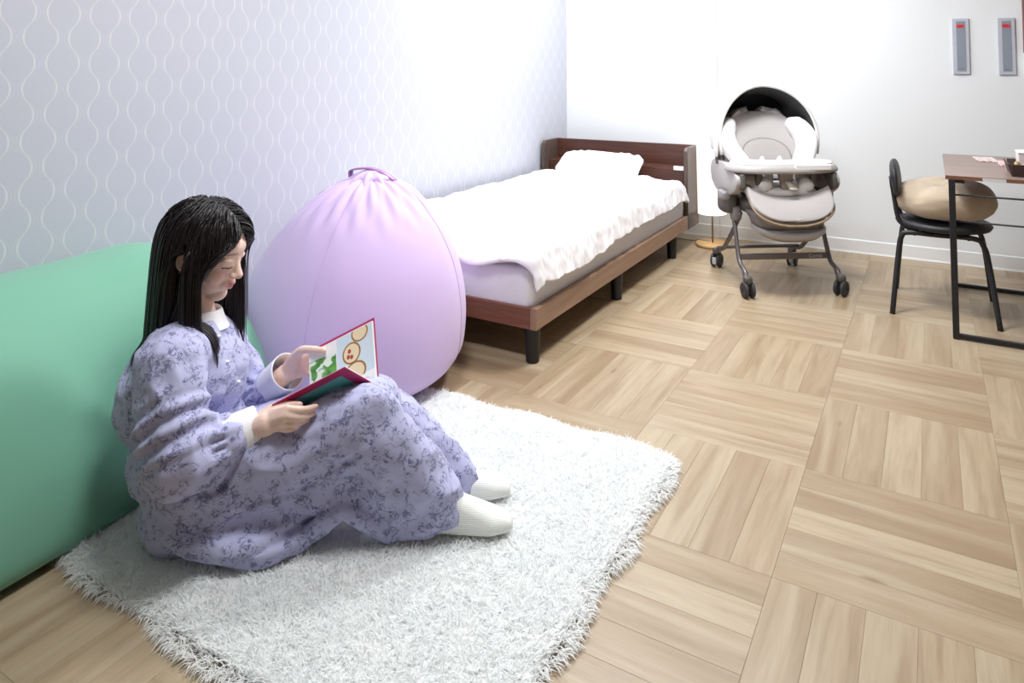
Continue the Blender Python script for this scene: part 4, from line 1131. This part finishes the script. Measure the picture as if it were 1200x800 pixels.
D += capsule([J['shN'] + PFW * -.004, J['neck'] - UPV * .042, J['shF']], [.068, .082, .064])
# sleeves: full, gathered into the cuffs
D += capsule([J['shN'] + UPV * .004, J['shN'] * .45 + J['elN'] * .55 - PFW * .012 + PRT * .012, J['elN'] - PFW * .006], [.066, .070, .076]) 
cfN0 = J['elN'] * .42 + J['wrN'] * .58
D += capsule([J['elN'], J['elN'] * .55 + cfN0 * .45 - UPV * .012, cfN0], [.074, .070, .044])
D += capsule([J['shF'], J['shF'] * .45 + J['elF'] * .55, J['elF']], [.062, .062, .060])
cfF0 = J['elF'] * .42 + J['wrF'] * .58
D += capsule([J['elF'], J['elF'] * .5 + cfF0 * .5 - UPV * .010, cfF0], [.058, .056, .044])
# skirt: thighs, hanging cloth, shins
zr = .034
def FLR(u, v): return at_z(u, v, zr)
thigh = np.vstack([ball_pts(J['hipN'] + UPV * .015, .105), ball_pts(J['hipF'] + UPV * .02, .100), ball_pts(J['kneeN'], .068), ball_pts(J['kneeF'], .060)])
D.append(hull(thigh))
seat = [FLR(208, 637), FLR(228, 650), FLR(262, 654), FLR(310, 651), FLR(352, 637), FLR(378, 622)] + [L2W(-.08, -.12, zr), L2W(.0, -.18, zr), L2W(.12, -.20, zr), L2W(.22, -.12, zr), L2W(-.08, .05, zr)]
seat = [q for q in seat] + [q + UPV * .035 for q in seat[:5]]
D.append(hull(np.vstack([seat, ball_pts(J['hipN'] + UPV * .0, .10), ball_pts(J['hipF'], .10), ball_pts(J['hipN'] * .45 + J['kneeN'] * .55 - UPV * .03, .05), ball_pts(PL(190, 590, .05), .03)])))
hem = [PL(452, 628, .10), PL(500, 628, .105), PL(532, 592, .085), PL(541, 572, .06), PL(470, 610, -.02), PL(505, 600, -.03)]
hem[0][2] = hem[1][2] = zr + .004; hem[4][2] = hem[5][2] = zr + .01
D.append(hull(np.vstack([ball_pts(J['kneeN'], .068), ball_pts(J['kneeN'] * .45 + J['ankN'] * .55, .058), ball_pts(J['ankN'] - PFW * .016 + UPV * .006, .046), [ball_pts(q, .006, 12) for q in hem][0], ball_pts(hem[1], .006, 12), ball_pts(hem[2], .006, 12), ball_pts(PL(432, 606, .10), .008, 14)])))
D.append(hull(np.vstack([ball_pts(J['kneeF'], .060), ball_pts(J['kneeF'] * .4 + J['ankF'] * .6, .052), ball_pts(J['ankF'] - PFW * .004 + UPV * .004, .048), ball_pts(J['kneeF'] * .25 + J['ankF'] * .75, .056), ball_pts(L2W(.50, -.06, zr + .01), .008, 14), ball_pts(L2W(.44, -.02, zr + .01), .008, 14)])))
D.append(hull(np.vstack([ball_pts(J['kneeN'] - UPV * .05, .04), ball_pts(PL(395, 570, .10), .022, 20), ball_pts(PL(405, 560, .0), .03, 20), ball_pts(PL(360, 580, .09), .04, 20), ball_pts(PL(440, 570, .08), .03, 20)])))
# heavy folds: rolled hem along the near side, and ridges over the lap
D += capsule([FLR(204, 634) + UPV * .012, FLR(232, 652) + UPV * .010, FLR(270, 658) + UPV * .010, FLR(318, 655) + UPV * .012, FLR(356, 638) + UPV * .018, PL(384, 609, .125), PL(402, 596, .12)], [.012, .016, .017, .017, .016, .014, .010], 12, 40)
D += capsule([PL(168, 565, .10), PL(190, 612, .16), PL(228, 640, .19), PL(300, 634, .18), PL(360, 600, .11)], [.016, .022, .024, .020, .006], 12, 40)
D += capsule([PL(402, 596, .12), PL(420, 604, .115), PL(438, 616, .11), PL(460, 628, .105)], [.012, .014, .012, .010], 12, 24)
D += capsule([PL(430, 520, .13), PL(470, 548, .12), PL(515, 585, .10)], [.012, .020, .014], 12, 24)
D += capsule([PL(300, 520, .13), PL(350, 510, .14), PL(415, 490, .135)], [.010, .018, .010], 12, 24)
DV, DF = remeshed(D, .0055, 6, .5)
DV[:, 2] = np.maximum(DV[:, 2], .026)
# folds
rel = DV - PB; fw = rel @ PFW; la = rel @ PRT; zz = DV[:, 2]
N = vert_normals(DV, DF)
def ridged(C, seed): return 1 - np.abs(noise_at(C, 1.0, seed)) * 2.2
skirt = sstep(.02, .14, fw) * (zz < .42)
torso = (1 - sstep(.02, .14, fw)) * sstep(.10, .2, zz)
fs = ridged(np.c_[fw * 5 + zz * 4, la * 13, zz * 12 - fw * 5], 3.0)
ft_ = ridged(np.c_[fw * 14 + zz * 5, la * 14, zz * 6], 6.0)
def near_seg(a, b):
    ab = b - a; t = np.clip(((DV - a) @ ab) / (ab @ ab), 0, 1); return np.linalg.norm(DV - (a + t[:, None] * ab), axis=1), t
disp = .0115 * fs * skirt + .009 * ft_ * torso + .0025 * noise_at(DV, 38, 2)
for a, b, amp in ((J['elN'], cfN0, .006), (J['elF'], cfF0, .005)):
    dd, t_ = near_seg(a, b); ax_ = (b - a) / np.linalg.norm(b - a); u_ = np.cross(ax_, UPV); u_ /= np.linalg.norm(u_); w_ = np.cross(ax_, u_)
    q = DV - a; an = np.arctan2(q @ u_, q @ w_)
    disp += amp * np.sin(an * 11 + 2 * np.sin(an * 3)) * sstep(.35, .8, t_) * (1 - sstep(.86, .98, t_)) * (dd < .1)
for a, b, amp in ((J['shN'], J['elN'], .007),):
    dd, t_ = near_seg(a, b)
    disp += amp * np.sin(t_ * 26 + 6 * fw * 4 + 3 * noise_at(DV, 9, 5)) * sstep(.25, .6, t_) * (dd < .11) * (la > .08)
disp[zz < .032] = 0
DV = DV + N * disp[:, None]
DV[:, 2] = np.maximum(DV[:, 2], .026)
dress = finish('dress', DV, DF, M_DRESS, person)
dress['label'] = 'lavender cotton dress with a darker vine print'
# ---- cuffs, collar, buttons
M_CUFF = mat_fabric('white_cotton_trim', '#f1f0f2', .02, 300, .12)
for c0, c1, r in ((cfN0, J['wrN'] + (J['wrN'] - cfN0) * .02, .0475), (cfF0, J['wrF'] + (J['wrF'] - cfF0) * .02, .0465)):
    ax_ = (c1 - c0) / np.linalg.norm(c1 - c0); n = 12
    pp = [c0 - ax_ * .004 + ax_ * (np.linalg.norm(c1 - c0) + .020) * k / (n - 1) for k in range(n)]
    V1, F1 = tube(pp, np.linspace(r, r * 1.04, n), 36, caps=False, flat=.92)
    V2, F2_ = tube(pp, np.linspace(r, r * 1.04, n) - .0025, 36, caps=False, flat=.92)
    k = len(V1); Fc = F1 + [tuple(i + k for i in f[::-1]) for f in F2_]
    m = 36; Fc += [((n - 1) * m + j, (n - 1) * m + (j + 1) % m, k + (n - 1) * m + (j + 1) % m, k + (n - 1) * m + j) for j in range(m)]
    fix_normals(finish('cuff', np.vstack([V1, V2]), Fc, M_CUFF, person))
nd = (neck_top - J['neck']); nd /= np.linalg.norm(nd)
cc = J['neck'] + nd * .032 + PFW * .004
ca = np.cross(nd, PRT); ca /= np.linalg.norm(ca); cb = np.cross(nd, ca)
def col_ring(h, r, k=1.0): return [cc + nd * (h + .010 * math.cos(a) * -1) + ca * math.cos(a) * r * 1.02 + cb * math.sin(a) * r for a in np.linspace(0, 2 * PI, 48, endpoint=False)]
P, Fc = loft([col_ring(-.030, .074), col_ring(-.010, .066), col_ring(.012, .061), col_ring(.017, .0585), col_ring(.010, .057), col_ring(-.030, .068)], True, False)
fix_normals(finish('collar', P, Fc, M_CUFF, person))
def hit_dress(u, v):
    """first dress point on the pixel's ray"""
    d = ray((u, v)); d = d / np.linalg.norm(d); q = DV - CAM; t = q @ d; off = np.linalg.norm(q - t[:, None] * d, axis=1)
    c = np.where(off < .008)[0]; k = c[np.argmin(t[c])]; return DV[k], d
M_BTN = plain('pearl_button', '#e6e6ec', .25)
for u, v in ((258.5, 392), (269, 421), (282.5, 448)):
    q, d = hit_dress(u, v); finish('button', *superell(q - d * .001, (.0052, .0052, .0035), .8, .8, 16, 10), M_BTN, dress)
# ---- socks
def mat_sock():
    t = NT('white_rib_knit'); sep = t.n('SeparateXYZ'); t.l(t.coords('Object'), sep.inputs[0])
    rib = t.math('SINE', t.math('MULTIPLY', t.math('ADD', t.math('MULTIPLY', sep.outputs[0], -.49), t.math('ADD', t.math('MULTIPLY', sep.outputs[1], .87), sep.outputs[2])), 1400))
    t.set(color=t.mix(t.math('MULTIPLY_ADD', rib, .5, .5), '#e3e5e0', '#f3f4f0'), rough=.9, sheen=.2, spec=.15); t.bump(rib, .35, .002); return t.m
M_SOCK = mat_sock()
for ft in (ftN, ftF):
    an, he, ba, to_ = ft
    sh = capsule([an - PFW * .03 + UPV * .035, an, he], [.041, .038, .033]) + [hull(np.vstack([ball_pts(an + PFW * .008, .034), ball_pts(he, .031), ball_pts(ba + PRT * .016, .0245), ball_pts(ba - PRT * .018, .0245), ball_pts(to_ + PRT * .008, .0170), ball_pts(to_ - PRT * .012, .0170)]))]
    V, Fc = remeshed(sh, .004, 4)
    finish('sock', V, Fc, M_SOCK, person)
# ---- hair: strands laid over the scalp, falling over shoulders
def mat_hair():
    t = NT('black_hair'); a = t.n('Attribute', attribute_name='tone').outputs['Fac']
    t.set(color=t.mix(a, '#0f0c0d', '#2a2224'), rough=.36, spec=.55); t.b.inputs['Anisotropic'].default_value = .5
    return t.m
M_HAIR = mat_hair()
rg = np.random.default_rng(21)
NH, NST = 4200, 28
# roots on the scalp, parted in the middle
SKC = np.array([-.012, 0, .036]); SKR = np.array([.100, .078, .088])
k = 0; roots = []
while len(roots) < NH:
    d = rg.normal(size=3); d /= np.linalg.norm(d)
    q = SKC + SKR * d
    # hairline: keep the face and the throat clear
    if q[2] < -.035 and q[0] > -.03: continue
    if q[2] < -.055: continue
    hl_ = .054 - .35 * abs(q[1])
    if q[0] > .045 and q[2] < .078 - .5 * max(0, .03 - abs(q[1])) * .4: continue
    if q[0] > .012 and q[2] < .020: continue
    roots.append(q)
P0 = np.array(roots); side = np.where(P0[:, 1] >= 0, 1.0, -1.0)     # +1 her left (far), -1 her right (near)
layer = rg.uniform(0, 1, NH); layer2 = rg.uniform(0, 1, NH) ** 1.5
# colliders in head space (centre, radii)
def world_to_head_dir(w): return np.array([w @ hX, w @ hY, w @ hZ])
down = world_to_head_dir(-UPV); 
P = hd(P0); path = [P.copy()]
nrm = (P0 - SKC) / SKR ** 2; nrm /= np.linalg.norm(nrm, axis=1)[:, None]
# initial direction: away from the part, slightly forward or back depending on the root
bk = np.clip((.01 - P0[:, 0]) / .06, 0, 1)
d0 = np.c_[np.where(P0[:, 0] > .02, .12, -.12), side * (.95 - .75 * bk), .10 - .9 * bk]
d0 -= nrm * np.sum(d0 * nrm, 1)[:, None]; d0 /= np.linalg.norm(d0, axis=1)[:, None]
d = d0 @ HDM.T
total = rg.uniform(.315, .365, NH) - .10 * np.clip((.075 - P0[:, 2]) / .13, 0, 1) * 1.2
front = P0[:, 0] > .015
def push_ell(P, c, Rm, r, pad):
    q = (P - c) @ Rm; e = q / (r + pad[:, None]); s = np.linalg.norm(e, axis=1); ins = s < 1
    e2 = q.copy(); e2[ins] = q[ins] / s[ins][:, None]
    return np.where(ins[:, None], e2 @ Rm.T + c, P), ins
PFR = np.stack([PFW, np.cross(UPV, PFW), UPV], 1)
ear = hd((-.004, -.08, -.010))
for st in range(NST):
    sl = total / NST
    g = np.array([0, 0, -1.0])
    d = d * .70 + g * .34
    # strands in front of the ear drift forward, the others down the back
    fr = np.where(front, .02, -.07)[:, None] * fy
    d = d + fr * .35
    d /= np.linalg.norm(d, axis=1)[:, None]
    Pn = P + d * sl[:, None]
    pad = .002 + .008 * layer
    Pn, i1 = push_ell(Pn, hd(SKC), HDM, SKR * HS, pad)
    Pn, i2 = push_ell(Pn, hd((.030, 0, -.020)), HDM, np.array([.060, .066, .080]) * HS, pad)
    Pn, i3 = push_ell(Pn, (neck_top + J['neck']) / 2, PFR, np.array([.056, .056, .10]), pad)
    Pn, i4 = push_ell(Pn, J['chest'] + PFW * .004, PFR, np.array([.128, .165, .158]), pad * .7)
    for c in (J['shN'], J['shF'], J['neck'] - UPV * .042, J['shN'] * .5 + J['neck'] * .5 - UPV * .02, J['shF'] * .5 + J['neck'] * .5 - UPV * .02):
        Pn, _ = push_ell(Pn, c, PFR, np.array([.078, .078, .074]), pad * .7)
    # leave the near ear free
    h = hinv(Pn); ex, ez = h[:, 0] + .002, h[:, 2] + .010
    m = (h[:, 1] < -.045) & ((ex / .017) ** 2 + (ez / .030) ** 2 < 1)
    want = np.where(front, 1.0, -1.0) * .017 * np.sqrt(np.clip(1 - (ez / .030) ** 2, 0, 1))
    h[:, 0] = np.where(m, -.002 + want, h[:, 0])
    # keep the cheeks and the eyes clear: hair in front of the ear stays behind this line
    hz_ = h[:, 2]
    yb = np.interp(hz_, [-.125, -.06, -.01, .02, .05, .085], [.060, .064, .058, .046, .022, .004]) * np.where(side < 0, .96, 1.03) + .006 * layer
    m3 = (h[:, 0] > .015) & (np.abs(h[:, 1]) < yb) & (hz_ < .09) & (hz_ > -.125)
    h[:, 1] = np.where(m3, side * yb, h[:, 1])
    lim = np.interp(hz_, [-.125, -.05, -.01, .02, .05, .085], [.040, .050, .064, .077, .092, .12]) + np.where(side < 0, .006, -.004) - .024 * layer2
    m4 = (hz_ < .085) & (hz_ > -.135) & (h[:, 0] > lim) & (np.abs(h[:, 1]) < .10)
    h[:, 0] = np.where(m4, lim, h[:, 0])
    h[:, 1] = np.where(m4 & (hz_ < .045) & (np.abs(h[:, 1]) < .068 + .008 * layer), side * (.068 + .008 * layer), h[:, 1])
    Pn = hd(h)
    nd_ = Pn - P; d = nd_ / (np.linalg.norm(nd_, axis=1)[:, None] + 1e-9)
    P = Pn; path.append(P.copy())
path = np.array(path)            # steps, strand, 3
# clump slightly and taper
V, Fc, TN = [], [], []
rad_ = rg.uniform(.0011, .0019, NH)
sp = path.copy()
sp[1:-1] = (path[:-2] + path[1:-1] * 2 + path[2:]) / 4
seg = 3; K = NST + 1
T = np.gradient(sp, axis=0); T /= np.linalg.norm(T, axis=2)[..., None] + 1e-9
A = np.cross(T, np.array([.3, .5, .81])); A /= np.linalg.norm(A, axis=2)[..., None] + 1e-9; B = np.cross(T, A)
tp = np.interp(np.arange(K) / (K - 1), [0, .1, .85, 1], [.8, 1, .9, .12])
ang = np.arange(seg) / seg * 2 * PI
R_ = (rad_[None, :] * tp[:, None])[..., None, None]
RING = sp[:, :, None, :] + R_ * (A[:, :, None, :] * np.cos(ang)[None, None, :, None] + B[:, :, None, :] * np.sin(ang)[None, None, :, None])
VV = RING.transpose(1, 0, 2, 3).reshape(-1, 3)
base = np.arange(NH)[:, None, None, None] * (K * seg) + np.arange(K - 1)[None, :, None, None] * seg
jj = np.arange(seg)[None, None, :, None]
Q = np.concatenate([base + jj, base + (jj + 1) % seg, base + seg + (jj + 1) % seg, base + seg + jj], axis=3).reshape(-1, 4)
# scalp cap under the strands
cv, cf = hell((-.013, 0, .0365), (.0995, .0778, .0877), 48)
ch_ = hinv(cv)
keepf = [f for f in cf if all(not ((ch_[i][0] > .030 and ch_[i][2] < .072) or (ch_[i][0] > .005 and ch_[i][2] < .018) or (ch_[i][2] < -.035)) for i in f)]
hairV = np.vstack([VV, cv]); hairF = [tuple(q) for q in Q.tolist()] + [tuple(i + len(VV) for i in f) for f in keepf]
hair = finish('hair', hairV, hairF, M_HAIR, person)
att(hair, 'tone', np.r_[np.repeat(rg.uniform(0, 1, NH), K * seg), np.full(len(cv), .0)])
hair['label'] = 'long straight black hair'
# ---- open book
BA, BB = PL(366, 493, .005), PL(443, 453, .005)
e1 = BB - BA; BLN = np.linalg.norm(e1); e1 = e1 / BLN
near_v = PFW * -.056 + PRT * .118 + UPV * .094; far_v = PFW * -.014 - PRT * .074 + UPV * .146
near_v -= e1 * (near_v @ e1) * .75; far_v -= e1 * (far_v @ e1) * .35
book = thing('book', 'open hardback picture book with magenta cover held in both hands', 'book', tuple((BA + BB) / 2 - UPV * .01))
M_COV = plain('magenta_cover', '#b02c66', .4); M_PAGE = plain('white_page', '#f2f3f2', .6, var=.01)
nrm_f = np.cross(e1, far_v); nrm_f /= np.linalg.norm(nrm_f)
if nrm_f @ PRT < 0: nrm_f = -nrm_f          # page side of the far half looks towards the near side
nrm_n = np.cross(e1, near_v); nrm_n /= np.linalg.norm(nrm_n)
if nrm_n @ UPV < 0: nrm_n = -nrm_n
def slab(o, u, v, n, t0, t1):
    q = [o, o + u, o + u + v, o + v]; V = [p + n * t0 for p in q] + [p + n * t1 for p in q]
    return V, [(3, 2, 1, 0), (4, 5, 6, 7), (0, 1, 5, 4), (1, 2, 6, 5), (2, 3, 7, 6), (3, 0, 4, 7)]
U = e1 * BLN
fix_normals(finish('cover', *slab(BA - e1 * .003 + far_v * .02, U + e1 * .006, far_v * 1.0, -nrm_f, .0, .0022), M_COV, book, False))
cvn = fix_normals(finish('cover', *slab(BA - e1 * .003 + near_v * .02, U + e1 * .006, near_v * 1.0, -nrm_n, .0, .0022), M_COV, book, False))
fix_normals(finish('spine', *tube([BA - e1 * .003 - UPV * .004 - near_v * .01, BB + e1 * .003 - UPV * .004 - near_v * .01], .010, shape=[(.25, -1), (.25, 1), (-.2, 1), (-.2, -1)], up=tuple(near_v / np.linalg.norm(near_v) * .2 + UPV)), M_COV, book, False))
# page blocks: bulge towards the gutter
def pages(vv, n, th, nm):
    rings = []
    for s in np.linspace(0, 1, 12):
        o = BA + vv * (.03 + .94 * s); h = th * (1 + .55 * math.exp(-((s - .10) / .12) ** 2)) * min(1, .35 + s / .08)
        rings.append([o, o + U, o + U + n * h, o + n * h])
    return fix_normals(finish(nm, *loft(rings), M_PAGE, book, False))
pf_ = pages(far_v, nrm_f, .008, 'page_block'); pn_ = pages(near_v, nrm_n, .005, 'page_block')
def on_far(p, q, h=.0086): return BA + U * p + far_v * (.03 + .94 * q) + nrm_f * h
def patch(nm, pts, mat, h, parent):
    V = [on_far(p, q, h) for p, q in pts]; return fix_normals(finish(nm, V, [tuple(range(len(V)))], mat, parent, False))
t = NT('pale_blue_print'); t.set(color=t.mix(t.noise(t.coords(), 30, 2), '#cfe0ec', '#dfeaf2'), rough=.5)
patch('page_print', [(.44, .16), (.995, .16), (.995, .985), (.44, .985)], t.m, .0088, pf_)
t = NT('leaf_photo'); v = t.coords(); n1 = t.noise(v, 42, 1, .5, .6)
t.set(color=t.mix(t.ramp(n1, [(.53, (0, 0, 0)), (.60, (1, 1, 1))]), t.ramp(t.noise(v, 60, 2), [(.35, '#3f7d39'), (.65, '#6fae55')]), '#e9f1e6'), rough=.5)
patch('leaf_photo', [(.01, .24), (.42, .20), (.42, .80), (.01, .84)], t.m, .0089, pf_)
M_CR = plain('toast_cream', '#efdcb8', .5, var=.05, scale=200); M_BRN = plain('toast_brown', '#a8783f', .5, var=.2, scale=160); M_JAM = plain('jam_red', '#b04a3c', .5)
for (cp_, cq, rp, rq, tl) in ((.80, .92, .13, .14, .35), (.66, .66, .14, .17, .15), (.70, .34, .17, .17, .0)):
    def oval(k): return [(cp_ + k * (rp * math.cos(a) * math.cos(tl) - rq * math.sin(a) * math.sin(tl)), min(.985, cq + k * (rp * math.cos(a) * math.sin(tl) + rq * math.sin(a) * math.cos(tl)))) for a in np.linspace(0, 2 * PI, 28, endpoint=False)]
    b_ = patch('toast_picture', oval(1.0), M_BRN, .0091, pf_)
    V = [on_far(p, q, .0093) for p, q in oval(.84)]; fix_normals(finish('toast_picture', V, [tuple(range(len(V)))], M_CR, pf_, False))
for cp_, cq in ((.63, .70), (.66, .60), (.61, .62)):
    patch('jam_spot', [(cp_ + .025 * math.cos(a), cq + .035 * math.sin(a)) for a in np.linspace(0, 2 * PI, 12, endpoint=False)], M_JAM, .0095, pf_)
# printed panel on the outside of the near cover
def on_near(p, q): return BA + U * p + near_v * (.02 + q) - nrm_n * .0026
def npatch(nm, pts, mat): return fix_normals(finish(nm, [on_near(p, q) for p, q in pts], [tuple(range(len(pts)))], mat, cvn, False))
npatch('cover_panel', [(.14, .14), (.88, .14), (.88, .84), (.14, .84)], plain('teal_panel', '#5fb3b4', .45, var=.08, scale=120))
npatch('cover_corner', [(.0, .12), (.10, .12), (.10, .8), (.0, .8)], plain('cream_panel', '#e7ddcf', .45))
for k in range(3):
    V = [on_near(p, q) - nrm_n * .0003 for p, q in ((.28, .22 + k * .16), (.74, .22 + k * .16), (.74, .29 + k * .16), (.28, .29 + k * .16))]
    fix_normals(finish('print_line', V, [(0, 1, 2, 3)], plain('pale_print', '#9fd3d2', .5), cvn, False))
